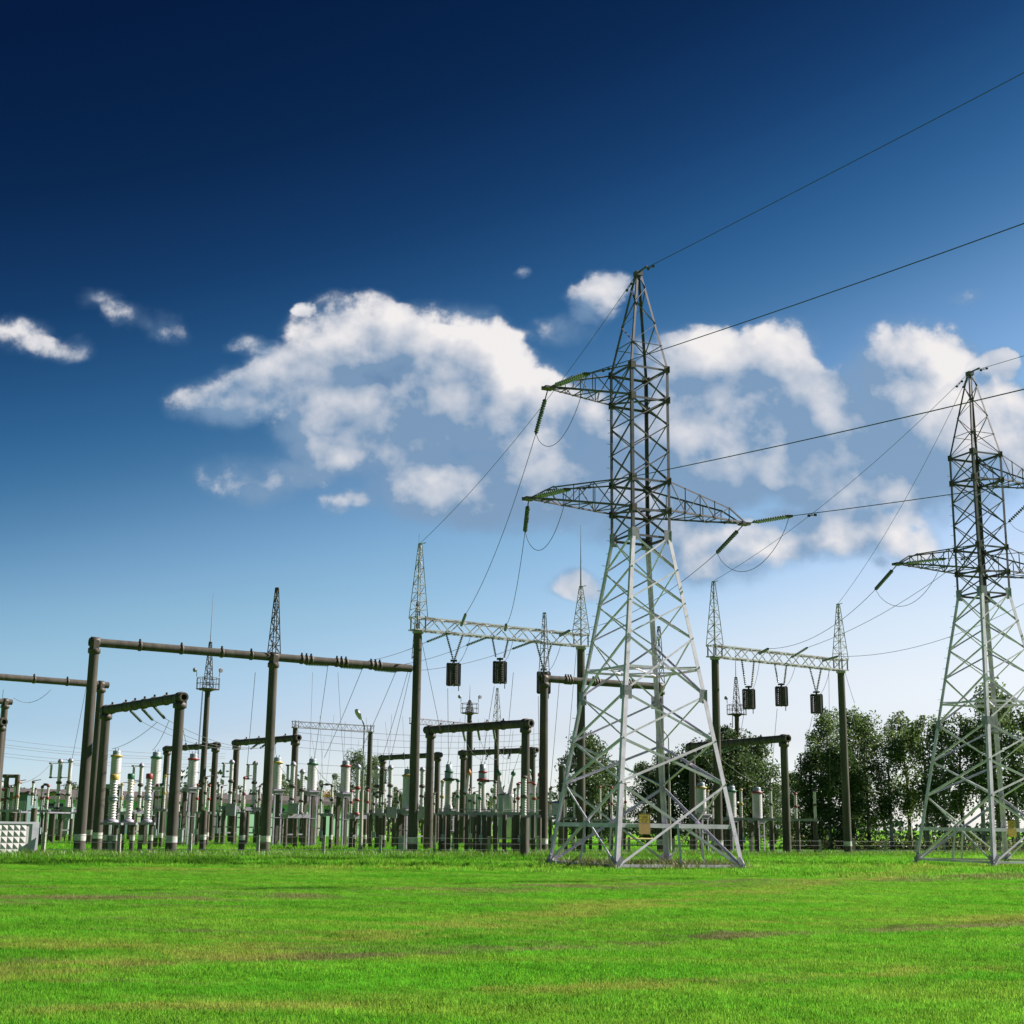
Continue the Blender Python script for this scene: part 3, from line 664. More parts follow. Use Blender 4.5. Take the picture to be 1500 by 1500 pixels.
P3 = PY(604, 1251, 87.5); P3[2] = 0
P1 = PZ(139, 941, ZA); P2 = PZ(390, 965, ZA); A3 = V3(P3[0], P3[1], ZA)-UD*.1
d_ = unit(A3-P1); P2 = P1+d_*((P2-P1)@d_)
g = thing('pipe_gantry', 'tall two-span concrete pipe gantry on the left with lattice spire on its middle column', 'gantry', (P1[0], P1[1], 0), 'concrete pipe gantries')
for p in (P1, P2): column(g, p, ZA-.2)
end = A3-d_*.34
b = MB(); b.pipe(P1-d_*.3, end, .235, .15, 22); bm = b.build('beam', M['concrete'], g)
rings(bm, P1-d_*.3, end, .235, (.14, .26, .38, .47, .63, .645, .66, .745, .76, .775, .86, .875, .89))
h_ = MB()
for p in (P1, P2):
    h_.lathe(p-V3(0, 0, .62), [(.28, 0), (.34, .04), (.34, .26), (.28, .34)], 16); h_.lathe(p-d_*.24, [(.24, 0), (.30, .02), (.30, .46), (.24, .48)], 18, d_)
    for s_ in (-1, 1): h_.box(p+unit(np.cross(d_, V3(0, 0, 1)))*s_*.30-V3(0, 0, .15), .3, .05, .5, d_, unit(np.cross(d_, V3(0, 0, 1))))
h_.each('saddle', M['dark'], g, .12)
s_ = MB(); lattice_spire(s_, P2+V3(0, 0, .2), 3.9, .55, .14, 8, .05); s_.build('spire', M['dark'], g)

C2 = PZ(148, 1003, ZA); Cd = UD
pipe_gantry([C2-Cd*21, C2-Cd*10.5, C2], 'tall concrete pipe gantry behind the leftmost column, its beam running off the left edge', (.1, .3, .62, .75, .86), .235)
D2 = PZ(264, 1022, ZD); D1 = PZ(156, 1040, ZD)
pipe_gantry([D1, D2], 'nearest low concrete portal at the left, open pipe end facing the camera', (.12, .3, .42, .54, .66, .8))
E1 = PZ(245, 1097, ZD); E2 = PZ(316, 1092, ZD)
pipe_gantry([E1, E2], 'small far concrete portal seen between the left portal and the slim light mast', (.2, .4, .6, .8), banded=False)
F1 = PZ(347, 1088, ZD); F2 = PZ(433, 1081, ZD)
pipe_gantry([F1, F2], 'far concrete portal whose beam passes behind the column with the dark spire', (.2, .4, .6, .8), banded=False)
G1 = PZ(631, 1069, ZD); G2 = PZ(770, 1060, ZD)
pipe_gantry([G1, G2], 'dark concrete portal below the hanging wave traps, open pipe end at its right', (.15, .28, .45, .6, .75), .27, banded=False)
H1 = PZ(679, 1103, ZD); H2 = PZ(780, 1099, ZD)
pipe_gantry([H1, H2], 'farther concrete portal framed inside the portal below the wave traps', (.2, .4, .6, .8), banded=False)
I1 = PZ(561, 1110, ZD); I2 = PZ(641, 1106, ZD)
pipe_gantry([I1, I2], 'smallest far concrete portal crossing behind the left column of the lattice gantry', (.2, .4, .6, .8), banded=False)
J1 = PZ(1002, 1094, ZD); J2 = PZ(1148, 1082, ZD); J1 = J2+unit(J1-J2)*12.6
pipe_gantry([J1, J2], 'dark concrete portal below the right lattice gantry, in front of dark trees', (.15, .3, .45, .6, .75), .27, banded=False)
L1 = PZ(797, 994, ZA); L2 = PZ(966, 1006, ZA)
pipe_gantry([L1, L2], 'tall concrete pipe gantry seen through the nearest pylon, with two slim spires', (.2, .22, .24, .42, .44, .46, .7, .72, .74), .235, over=.3, spires=((0, 4.1), (1, 3.9)))
Na = PZ(8, 1028, ZA)
pipe_gantry([Na-UD*10, Na], 'far pipe gantry at the left edge of which only the right column shows', (.3, .6), .24, banded=False)
Nb = PZ(2, 1058, ZD)
pipe_gantry([Nb+V3(-6.2, 7.8, 0), Nb], 'low concrete portal at the left edge showing only its open pipe end', (.3, .6), .26, banded=False)

def truss_gantry(p0, p1, label, spires, zb=ZB, hgt=.78, wdt=.8, r0=.30, cols=True, nseg=16, m='rusty', sc_=1., rod=None):
    p0, p1 = V3(p0[0], p0[1], zb), V3(p1[0], p1[1], zb); d = unit(p1-p0); n_ = unit(np.cross(d, V3(0, 0, 1)))
    root = thing('lattice_gantry', label, 'gantry', (p0[0], p0[1], 0))
    for p in (p0, p1): column(root, p, zb-.75*sc_, r0, r0-.04, sc_ == 1.)
    b = MB(); q0, q1 = p0-d*.45*sc_, p1+d*.45*sc_; cw = .085*sc_; Ln = np.linalg.norm(q1-q0)
    P_ = lambda x, y, z: q0+d*x+n_*y+V3(0, 0, z)
    for y in (-wdt/2, wdt/2):
        for z in (-hgt, 0): b.bar(P_(0, y, z), P_(Ln, y, z), cw)
        for i in range(nseg):
            x0, x1 = Ln*i/nseg, Ln*(i+1)/nseg
            b.bar(P_(x0, y, -hgt if i % 2 else 0), P_(x1, y, 0 if i % 2 else -hgt), cw*.6)
    for i in range(nseg+1):
        x0 = Ln*i/nseg
        for z in (-hgt, 0):
            b.bar(P_(x0, -wdt/2, z), P_(x0, wdt/2, z), cw*.55)
            if i < nseg: b.bar(P_(x0, -wdt/2*(1 if i % 2 else -1), z), P_(Ln*(i+1)/nseg, wdt/2*(1 if i % 2 else -1), z), cw*.5)
    b.build('truss_beam', M[m], root)
    k = MB()
    for p in (p0, p1):
        k.lathe(p-V3(0, 0, zb-zb+1.0*sc_), [(r0-.02, 0), (r0+.05, .02), (r0+.05, .22*sc_), (r0-.02, .24*sc_)], 16)
        for a_ in (-1, 1):
            for c_ in (-1, 1): k.bar(p+d*a_*.3*sc_+n_*c_*wdt/2-V3(0, 0, hgt), p+d*a_*.3*sc_+n_*c_*wdt/2+V3(0, 0, .1), .09*sc_)
    k.each('column_head', M['galv'], root, .3)
    for i, hh in spires:
        s_ = MB(); q = (p0, p1)[i]; lattice_spire(s_, q, hh, .85, .16, 9, .045); s_.bar(q+V3(0, 0, hh), q+V3(.35, .1, hh+.1), .05); s_.build('spire', M['rusty'], root)
        if rod and i in rod:
            t_ = MB(); t_.tube([q+V3(0, 0, hh), q+V3(0, 0, hh+rod[i]*.4), q+V3(0, 0, hh+rod[i])], [.07, .05, .02], 6); t_.build('lightning_rod', M['galv'], root)
    return root, d, n_, p0, p1
B4 = PZ(851, 930, ZB)
gB = truss_gantry(P3, B4, 'white lattice gantry left of the nearest pylon carrying three wave traps', ((0, 4.75), (1, 3.3)), rod={1: 4.3})
K1 = PZ(1047, 946, ZB); K2 = PZ(1231, 967, ZB)
gK = truss_gantry(K1, K2, 'white lattice gantry between the two pylons carrying three wave traps', ((0, 4.6), (1, 4.3)))
m1 = PY(433, 1057, 118); m2 = PY(543, 1063, 122)
truss_gantry(m1, m2, 'far thin lattice gantry behind the street lamp', (), zb=m1[2], hgt=.5, wdt=.5, r0=.24, sc_=.55, nseg=18, m='galv')
m3 = PY(605, 1052, 130); m4 = PY(690, 1058, 136)
truss_gantry(m3, m4, 'far thin lattice gantry behind the portal below the wave traps', (), zb=m3[2], hgt=.5, wdt=.5, r0=.22, sc_=.55, nseg=18, m='galv')
m5 = PY(823, 1112, 122); m6 = PY(908, 1112, 124)
truss_gantry(m5, m6, 'low dark lattice gantry behind the foot of the nearest pylon', (), zb=m5[2], hgt=.45, wdt=.5, r0=.3, sc_=.6, nseg=14, m='dark')
# ------------------------------------------------------------------ wave traps
def wave_trap(p, zc, hgt, r, d, top_z, spread, label, joined):
    c_ = V3(p[0], p[1], zc); root = thing('wave_trap', label, 'line trap', c_, 'hanging wave traps')
    b = MB(); n = 18
    for k in range(n):
        if k % 6 in (4, 5): continue
        t_ = 2*math.pi*k/n; e = V3(math.cos(t_), math.sin(t_), 0); f = V3(-math.sin(t_), math.cos(t_), 0)
        b.box(c_+e*r, .05, r*.25, hgt, e, f)
    for k in range(9): b.lathe(c_+V3(0, 0, -hgt/2+hgt*(k+.5)/9-.04), [(r*.50, 0), (r*.56, .01), (r*.56, .07), (r*.50, .08)], 18)
    b.lathe(c_-V3(0, 0, hgt/2), [(r*.5, 0), (r*.5, hgt)], 12)
    b.build('coil', M['trap'], root)
    s_ = MB()
    for z in (-hgt/2, hgt/2):
        for k in range(3):
            e = V3(math.cos(k*1.047+.4), math.sin(k*1.047+.4), 0); s_.bar(c_+e*r*1.05+V3(0, 0, z), c_-e*r*1.05+V3(0, 0, z), .07, .09)
    s_.lathe(c_+V3(0, 0, -hgt/2), [(.13, 0), (.13, hgt)], 10); s_.bar(c_+V3(0, 0, hgt/2), c_+V3(0, 0, hgt/2+.28), .12); s_.box(c_+V3(0, 0, hgt/2+.2), .42, .42, .10)
    s_.bar(c_+d*r*.9-V3(0, 0, hgt/2), c_+d*r*.9-V3(0, 0, hgt/2+.35), .05)
    s_.build('spider', M['dark'], root)
    for sg in (-1, 1):
        lo = c_+d*sg*(.06 if joined else .32)+V3(0, 0, hgt/2+.3); hi = V3(p[0], p[1], top_z)+d*sg*spread
        L_ = np.linalg.norm(hi-lo); prof = [(.025, 0)]; n_ = 14
        for i in range(n_): prof += [(.03, L_*i/n_+.02), (.10, L_*(i+.4)/n_), (.035, L_*(i+.8)/n_)]
        b = MB(); b.lathe(lo, prof+[(.025, L_)], 8, unit(hi-lo)); b.build('insulator_string', M['glass_dark'] if sg < 0 else M['porc_brown'], root)
    return c_
TR = {}
def along(gd, px):                     # point under a gantry beam that shows at a photo column
    _, d, n_, p0, p1 = gd; best = min(np.linspace(0, 1, 400), key=lambda f: abs(project(p0+(p1-p0)*f)[0]-px)); return p0+(p1-p0)*best
def project(p):
    d = V3(*p)-V3(0, 0, HC); z = d@FW; return CX+F*(d@RT)/z, CY-F*(d@UP)/z
for gd, lst, nm in ((gB, ((666, 988, True), (733, 985, False), (797, 1000, True)), 'left lattice gantry'), (gK, ((1095, 1024, False), (1143, 1020, False), (1194, 1031, True)), 'right lattice gantry')):
    for i, (px, py, jn) in enumerate(lst):
        q = along(gd, px); c_ = PY(px, py, q[1]); TR[(nm[0], i)] = wave_trap(q, c_[2], 1.35, .44, gd[1], ZB-.8, .62, '%s dark slatted wave trap hanging from the %s' % (('leftmost', 'middle', 'rightmost')[i], nm), jn)

# ------------------------------------------------------------------ lines from the pylons
onB = lambda px, z=-.2: along(gB, px)+V3(0, 0, z)
onK = lambda px, z=-.2: along(gK, px)+V3(0, 0, z)
tower_lines('A', NA, {'UL': onB(676), 'LL': onB(740), 'LR': onB(820)}, [V3(P3[0], P3[1], ZB+4.8)])
tower_lines('B', NB, {'LL': onK(1112), 'UR': onK(1160), 'LR': onK(1205)}, [V3(K1[0], K1[1], ZB+4.65), V3(K2[0], K2[1], ZB+4.35)])

# ------------------------------------------------------------------ floodlight masts
def light_mast(px, ypl, Y, spire, rod, label, wide=1.0):
    b_ = GX(px, Y); zp = PY(px, ypl, Y)[2]; root = thing('floodlight_mast', label, 'light mast', b_)
    b = MB(); b.lathe(V3(b_[0], b_[1], -.2), [(.28, 0), (.22, zp+.2)], 14); b.build('pole', M['concrete'], root)
    q = V3(b_[0], b_[1], zp); p = MB(); p.lathe(q, [(.2, -.22), (.5*wide, -.04), (.8*wide, 0), (.8*wide, .08)], 12, smooth=False)
    for k in range(10):
        e = V3(math.cos(k*.628), math.sin(k*.628), 0); p.bar(q+e*.95*wide, q+e*.95*wide+V3(0, 0, .95), .04)
    for z in (.03, .5, .95): p.tube([q+V3(math.cos(k*.628)*.95*wide, math.sin(k*.628)*.95*wide, z) for k in range(11)], .025, 5)
    for k in range(5):
        e = V3(math.cos(k*1.2566), math.sin(k*1.2566), 0); p.bar(q, q+e*.97*wide, .06)
    p.build('platform', M['dark'], root)
    s_ = MB(); lattice_spire(s_, q+V3(0, 0, .05), spire, .62, .16, 9, .05); s_.build('spire', M['dark'], root)
    r_ = MB(); r_.tube([q+V3(0, 0, spire), q+V3(0, 0, spire+rod)], [.045, .015], 6); r_.build('lightning_rod', M['galv'], root)
    for sg in (-1, 1):
        f = MB(); o = q+V3(sg*.95*wide, -.2, 1.05); f.bar(o, o+V3(0, 0, .45), .05); f.lathe(o+V3(0, -.1, .55), [(.06, 0), (.17, .14), (.19, .26), (.16, .3)], 10, (sg*.5, -.6, -.1)); f.build('floodlight', M['galv'], root)
    l_ = MB()
    for sg in (-.16, .16): l_.bar(V3(b_[0]-.55, b_[1]+sg, 2), V3(b_[0]-.42, b_[1]+sg, zp), .035)
    for i in range(int((zp-2)/.4)): l_.bar(V3(b_[0]-.55+.13*i*.4/(zp-2), b_[1]-.16, 2+i*.4), V3(b_[0]-.55+.13*i*.4/(zp-2), b_[1]+.16, 2+i*.4), .025)
    l_.build('ladder', M['dark'], root)
light_mast(293, 1010, 117, 3.9, 4.2, 'slim concrete light mast with railed platform and tall lightning rod, left of the dark spire')
light_mast(685, 1045, 138, 1.2, 1.6, 'far light mast with small platform, seen between the left and middle wave traps', .9)
light_mast(1083, 1047, 138, 3.6, 3.2, 'far light mast with platform behind the right lattice gantry')
b_ = GX(726, 124); root = thing('spire_pole', 'thin grey pole with red lattice spire between portal columns under the middle wave trap', 'pole', b_)
b = MB(); zt = PY(726, 1062, 124)[2]; b.lathe(b_-V3(0, 0, .2), [(.25, 0), (.2, zt+.2)], 12); b.build('pole', M['concrete'], root)
b = MB(); lattice_spire(b, V3(b_[0], b_[1], zt), 3.2, .55, .12, 8, .04); b.build('spire', M['rusty'], root)
b_ = PY(604, 1251, 90.); b_[2] = 0; b_ = GX(603.5, 93)
root = thing('lightning_mast', 'thin mast with whip rod standing just behind the left column of the left lattice gantry', 'mast', b_)
b = MB(); b.tube([b_, b_+V3(0, 0, 12.5)], [.13, .1], 8); b.build('pole', M['dark'], root)
b = MB(); lattice_spire(b, b_+V3(0, 0, 12.5), 3.8, .42, .12, 9, .04); b.build('spire', M['dark'], root)
b = MB(); b.tube([b_+V3(0, 0, 16.2), b_+V3(0, 0, 21.)], [.05, .02], 6); b.build('lightning_rod', M['galv'], root)

# street lamps
def street_lamp(px, Y, ytop, yneck, label, dx=-.55):
    p = GX(px, Y); zt = PY(px, yneck, Y)[2]; root = thing('street_lamp', label, 'street lamp', p)
    b = MB(); b.lathe(p-V3(0, 0, .1), [(.13, 0), (.10, 3.2), (.085, zt*.65)], 12); b.build('pole', M['post'], root)
    b = MB(); b.tube([p+V3(0, 0, zt*.64), p+V3(0, 0, zt), p+V3(dx*.3, -.05, zt+.35), p+V3(dx*.55, -.1, zt+.5)], .045, 8); b.build('arm', M['galv'], root)
    h = MB(); q = p+V3(dx*.5, -.1, zt+.42); e = unit(V3(dx, -.1, .75)); h.lathe(q, [(.05, 0), (.10, .05), (.15, .25), (.16, .5), (.10, .68), (.03, .72)], 12, e); h.build('lamp_head', M['porc_grey'], root)
street_lamp(529, 88, 1049, 1064, 'street lamp with tilted grey head on a pale pole, left of the lattice gantry', -.42)
street_lamp(981, 112, 1070, 1082, 'street lamp with tilted head seen through the legs of the nearest pylon', -.6)

# ------------------------------------------------------------------ switchgear
def pile(root, p, top, r=.13, banded=False, sq=False, m='tar'):
    b = MB()
    if sq: b.box(V3(p[0], p[1], top/2-.1), r*2, r*2, top+.2, UD, VD)
    else: b.lathe(V3(p[0], p[1], -.2), [(r*1.05, 0), (r, top+.2)], 10)
    o = b.build('pile', M[m], root)
    if banded:
        k = MB(); k.lathe(V3(p[0], p[1], .66), [(r*1.05+.006, 0), (r*1.05+.006, .3)], 10) if not sq else k.box(V3(p[0], p[1], .8), r*2+.012, r*2+.012, .3, UD, VD)
        k.build('painted_band', M['white'], o)
    return o
def ribbed(z0, z1, r, pitch=.16, depth=.25, base=None):
    n = max(3, int((z1-z0)/pitch)); st = (z1-z0)/n; pr = [(r*.8, 0)]
    for i in range(n): pr += [(r*(1-depth), st*i+st*.12), (r, st*i+st*.42), (r*.96, st*i+st*.55), (r*(1-depth), st*i+st*.9)]
    return pr+[(r*.8, z1-z0)]
def post_insulator(root, p, z0, z1, r, ring, m='porc_white', mid=True):
    b = MB(); b.lathe(V3(p[0], p[1], z0), ribbed(z0, z1, r, .14, .2), 10); o = b.build('post_insulator', M[m], root)
    c_ = MB(); zm = (z0+z1)/2
    if mid: c_.lathe(V3(p[0], p[1], zm-.07), [(r*1.25, 0), (r*1.35, .03), (r*1.35, .13), (r*1.25, .16)], 10)
    c_.lathe(V3(p[0], p[1], z1-.02), [(r*1.0, 0), (r*1.25, .03), (r*1.25, .12), (r*.5, .16)], 10); c_.build('phase_ring', M[ring], o)
    return o
def disconnector(label, Y, posts, frame_y, piles, arms=(), r=.085, beam=True, pr=.12, m='porc_white', arm_m='dark', name='disconnector', cat='disconnector'):
    """posts: (px, ytop, ring); piles: (px, banded); arms: index pairs joined by a blade"""
    x0 = min(p[0] for p in posts); c0 = GX(x0, Y); root = thing(name, label, cat, c0)
    zf = PY(x0, frame_y, Y)[2]; tops = []
    for px, yt, ring in posts:
        q = PY(px, yt, Y); post_insulator(root, q, zf+.05, q[2], r, ring, m); tops.append(q)
    for px, bd in piles: pile(root, GX(px, Y+.0), zf-.12, pr, bd)
    if beam:
        allx = [p[0] for p in posts]+[p[0] for p in piles]; a_, e_ = PY(min(allx)-2, frame_y, Y), PY(max(allx)+2, frame_y, Y); a_[2] = e_[2] = zf
        b = MB(); b.bar(a_+V3(0, -.17, -.03), e_+V3(0, -.17, -.03), .07, .16); b.bar(a_+V3(0, .17, -.03), e_+V3(0, .17, -.03), .07, .16)
        for q in tops: b.box(V3(q[0], q[1], zf), .3, .45, .07)
        b.build('frame', M['galv'], root)
        d2 = MB(); q = tops[0]; d2.bar(V3(q[0]+.1, q[1]-.25, zf-.1), V3(q[0]+.1, q[1]-.25, .9), .05); d2.box(V3(q[0]+.1, q[1]-.27, 1.0), .22, .18, .4); d2.build('drive_rod', M['box_grey'], root)
    for i, j in arms:
        a_, e_ = tops[i], tops[j]; b = MB(); b.tube([a_+V3(0, 0, .14), (a_+e_)/2+V3(0, 0, .17), e_+V3(0, 0, .14)], .045, 8); b.box((a_+e_)/2+V3(0, 0, .17), .22, .16, .16); b.build('blade', M[arm_m], root)
    if not arms:
        b = MB()
        for q in tops: b.bar(q+V3(-.05, -.05, .12), q+V3(.38, .22, .22), .05)
        b.each('terminal', M['dark'], root, .02)
    return root
def breaker(label, px, yt, yb, Y, box=None, side=None, r=.15, base_y=1236, m='porc_grey', ring='dark'):
    g_ = GX(px, Y); q1, q0 = PY(px, yt, Y), PY(px, yb, Y); root = thing('circuit_breaker', label, 'circuit breaker', g_, 'circuit breaker poles')
    zm = (q0[2]+q1[2])/2-.05; z0, z1 = q0[2], q1[2]
    b = MB(); b.lathe(V3(g_[0], g_[1], z0), ribbed(z0, zm, r, .13, .12), 12); b.build('support_column', M[m], root)
    b = MB(); b.lathe(V3(g_[0], g_[1], zm+.2), ribbed(zm+.2, z1-.25, r*1.06, .13, .12), 12); b.build('break_chamber', M[m], root)
    f = MB(); f.lathe(V3(g_[0], g_[1], zm), [(r*1.2, 0), (r*1.45, .03), (r*1.45, .17), (r*1.2, .2)], 12); f.lathe(V3(g_[0], g_[1], z0-.12), [(r*1.6, 0), (r*1.6, .1), (r*1.2, .14)], 12)
    f.lathe(V3(g_[0], g_[1], z0+(zm-z0)*.5), [(r*1.08, 0), (r*1.3, .02), (r*1.3, .14), (r*1.08, .16)], 12); f.each('flange', M[ring], root, .01)
    h = MB(); h.lathe(V3(g_[0], g_[1], z1-.28), [(r*1.2, 0), (r*1.5, .04), (r*1.4, .14), (r*.9, .26), (.03, .33)], 12); h.build('head', M['galv'], root)
    if side:
        s0, s1 = PY(side[0], side[1], Y), PY(side[0], side[2], Y); k = MB(); k.lathe(s1, ribbed(s1[2], s0[2], .10, .14, .15), 10); co = k.build('grading_capacitor', M['porc_white'], root)
        k = MB(); k.bar(s0, V3(g_[0], g_[1], s0[2]), .05); k.bar(s1, V3(g_[0], g_[1], s1[2]), .05); k.lathe(s0-V3(0, 0, .05), [(.12, 0), (.12, .1)], 10); k.lathe(s1-V3(0, 0, .05), [(.12, 0), (.12, .1)], 10); k.each('bracket', M['dark'], co, .02)
    for sx_ in (-.42, .42): pile(root, g_+UD*sx_, z0-.4, .14)
    k = MB(); k.bar(g_-UD*.75+V3(0, 0, z0-.26), g_+UD*.75+V3(0, 0, z0-.26), .3, .26); k.bar(g_-UD*.6+V3(0, 0, .9), g_+UD*.6+V3(0, 0, .9), .1); k.build('base_frame', M['galv'], root)
    if box:
        c0, c1 = PY(box[0], box[1], Y-.5), PY(box[0], box[2], Y-.5); k = MB(); hh = c0[2]-c1[2]
        k.box((c0+c1)/2, .72, .5, hh); k.box((c0+c1)/2+V3(0, 0, hh/2+.03), .8, .58, .06); bx = k.build('control_box', M['box_grey'], root)
        k = MB(); k.box((c0+c1)/2+V3(0, -.262, 0), .56, .02, hh*.8); k.box((c0+c1)/2+V3(.2, -.29, 0), .04, .05, .14); k.build('box_door', M['galv'], bx)
    return root
def current_transformer(label, px, yt, yb, Y, dia, color, style=0):
    g_ = GX(px, Y); z1, z0 = PY(px, yt, Y)[2], PY(px, yb, Y)[2]; r = dia/2; H_ = z1-z0; root = thing('current_transformer', label, 'current transformer', g_, 'banded porcelain transformers')
    if style == 0:
        b = MB(); zb = z0+H_*.80; b.lathe(V3(g_[0], g_[1], z0), ribbed(z0, zb, r, .11, .025), 22); b.build('porcelain_body', M['porc_grey'], root)
        b = MB(); b.lathe(V3(g_[0], g_[1], zb-.01), [(r*1.02, 0), (r*1.16, .03), (r*1.16, .12), (r*.9, .16)], 22); b.each('colour_band', M[color], root, .01)
        b = MB(); b.lathe(V3(g_[0], g_[1], zb+.14), [(r*.86, 0), (r*.78, .05), (r*.78, z1-zb-.24), (r*.7, z1-zb-.16), (.05, z1-zb-.14)], 22); cp = b.build('expansion_cap', M['box_grey'], root)
    else:
        zb = z0+H_*.62; rb = r*.72
        b = MB(); b.lathe(V3(g_[0], g_[1], z0), [(rb*1.5, 0), (rb*1.1, .25), (rb, .5), (rb, zb-z0)], 20); b.build('porcelain_body', M['porc_white'], root)
        b = MB(); b.lathe(V3(g_[0], g_[1], zb), [(rb*1.1, -.02), (rb*1.75, .02), (rb*1.75, .14), (rb*1.2, .2)], 20); b.lathe(V3(g_[0], g_[1], z0+H_*.80), [(rb*1.0, 0), (rb*1.35, .03), (rb*1.35, .12), (rb, .15)], 20); b.each('colour_band', M[color], root, .01)
        b = MB(); b.lathe(V3(g_[0], g_[1], zb+.18), [(rb*1.25, 0), (rb*1.25, H_*.17-.2), (rb*1., H_*.17)], 20); b.build('head_tank', M['box_grey'], root)
        b = MB(); b.lathe(V3(g_[0], g_[1], z0+H_*.83), [(rb*1.0, 0), (rb*.95, H_*.16), (.05, H_*.17)], 20); cp = b.build('expansion_cap', M['box_grey'], root)
    b = MB(); q = V3(g_[0], g_[1], z1-.2); b.bar(q+V3(-.05, -.1, 0), q+V3(-.1, -.12, .35), .045); b.bar(q+V3(.08, -.1, 0), q+V3(.12, -.12, .35), .045); b.each('terminal', M['galv'], cp, .01)
    s_ = MB(); s_.box(V3(g_[0], g_[1], z0-.06), dia*1.35, dia*1.35, .10, UD, VD); s_.box(V3(g_[0], g_[1], z0-.2), dia*1.1, dia*1.1, .18, UD, VD); s_.bar(V3(g_[0]-r*1.9, g_[1]-.1, z0-.2), V3(g_[0]-r*.8, g_[1], z0-.2), .22); s_.build('base_tank', M['galv'], root)
    for i, (sx_, sy_) in enumerate(((-1, -1), (1, -1), (1, 1), (-1, 1))):
        p = g_+(UD*sx_+VD*sy_)*r*.95
        if sy_ < 0: pile(root, p, z0-.3, .12, m='concrete', sq=True)
        else: b = MB(); b.angle(p, p+V3(0, 0, z0-.3), .12, -UD*sx_, -VD*sy_); b.build('stand_leg', M['galv'], root)
    b = MB(); z = z0*.5
    for k in range(4):
        q = [g_+(UD*a_+VD*c_)*r*.95 for a_, c_ in ((-1, -1), (1, -1), (1, 1), (-1, 1))]; b.bar(q[k]+V3(0, 0, z), q[(k+1) % 4]+V3(0, 0, z), .05); b.bar(q[k]+V3(0, 0, z0-.32), q[(k+1) % 4]+V3(0, 0, z0-.32), .09)
    b.build('stand_brace', M['galv'], root)
    return root
def voltage_transformer(label, px, yt, yb, Y, dia, color):
    g_ = GX(px, Y); z1, z0 = PY(px, yt, Y)[2], PY(px, yb, Y)[2]; r = dia/2; zm = (z0+z1)/2-.1; root = thing('voltage_transformer', label, 'voltage transformer', g_, 'ribbed white transformers')
    b = MB(); b.lathe(V3(g_[0], g_[1], z0), ribbed(z0, zm-.12, r*1.05, .135, .22), 18); b.build('lower_insulator', M['porc_white'], root)
    b = MB(); b.lathe(V3(g_[0], g_[1], zm+.12), ribbed(zm+.12, z1-.3, r*.98, .135, .22), 18); b.build('upper_insulator', M['porc_white'], root)
    b = MB(); b.lathe(V3(g_[0], g_[1], zm-.14), [(r, 0), (r*1.2, .03), (r*1.2, .1), (r*1.0, .12), (r*1.0, .18), (r*1.2, .2), (r*1.2, .26), (r*.9, .29)], 18); b.build('joint_collar', M['box_grey'], root)
    b = MB(); b.lathe(V3(g_[0], g_[1], z1-.3), [(r*1.0, 0), (r*1.05, .03), (r*1.05, .26), (r*.8, .3), (.04, .31)], 18); b.build('colour_cap', M[color], root)
    b = MB(); b.lathe(V3(g_[0], g_[1], z0-.16), [(r*1.7, 0), (r*1.7, .10), (r*1.1, .16)], 16); b.box(V3(g_[0], g_[1], z0-.24), r*5.2, .5, .12); b.build('platform', M['galv'], root)
    for sx_ in (-.28, .28): pile(root, g_+V3(sx_, .05*sx_, 0), z0-.3, .13, True)
    return root
for c_, (px, yt, lab) in zip(('yellow', 'green', 'red'), ((164, 1099, 'beside the left portal column'), (223, 1101, 'behind the right column of the left portal'), (278, 1103.6, 'right of the left portal'))):
    q = PZ(px, yt, 6.45); current_transformer('fat grey porcelain column with %s band %s' % (c_, lab), px, yt, yt+49.5, q[1], .72, c_)
for c_, (px, yt, lab) in zip(('yellow', 'green', 'red'), ((402.5, 1109, 'right of the column with the dark spire'), (454.6, 1111, 'midway between dark spire column and street lamp'), (503.5, 1114, 'just left of the street lamp'))):
    q = PZ(px, yt, 6.45); current_transformer('porcelain column with %s band on tall legs %s' % (c_, lab), px, yt, yt+47, q[1], .74, c_)
current_transformer('pale porcelain column with yellow band half hidden by the left lattice gantry column', 597, 1126, 1185, 96, .80, 'yellow')
current_transformer('stepped white transformer with dark green collar inside the portal under the wave traps', 656, 1119, 1185, 95, .62, 'green', 1)
current_transformer('stepped white transformer with red collar under the middle wave trap', 706, 1119, 1187, 95, .62, 'red', 1)
for c_, (px, yt, lab) in zip(('yellow', 'green', 'red'), ((1028, 1146, 'inside the right leg of the nearest pylon'), (1072, 1151, 'just right of the nearest pylon'), (1110, 1153, 'in front of the dark tree right of the nearest pylon'))):
    current_transformer('porcelain column with %s band %s' % (c_, lab), px, yt, yt+46, 110-(px-1028)*.02, .76, c_)
for c_, (px, yt, lab) in zip(('yellow', 'green', 'red'), ((163, 1134, 'nearest the left portal column'), (187.5, 1133, 'middle of the ribbed three'), (214.5, 1133, 'left of the right column of the left portal'))):
    voltage_transformer('ribbed white two-stage insulator with %s cap, %s' % (c_, lab), px, yt, 1200, {'yellow': 77.8, 'green': 79.0, 'red': 80.2}[c_], .46 if c_ == 'yellow' else .38, c_)

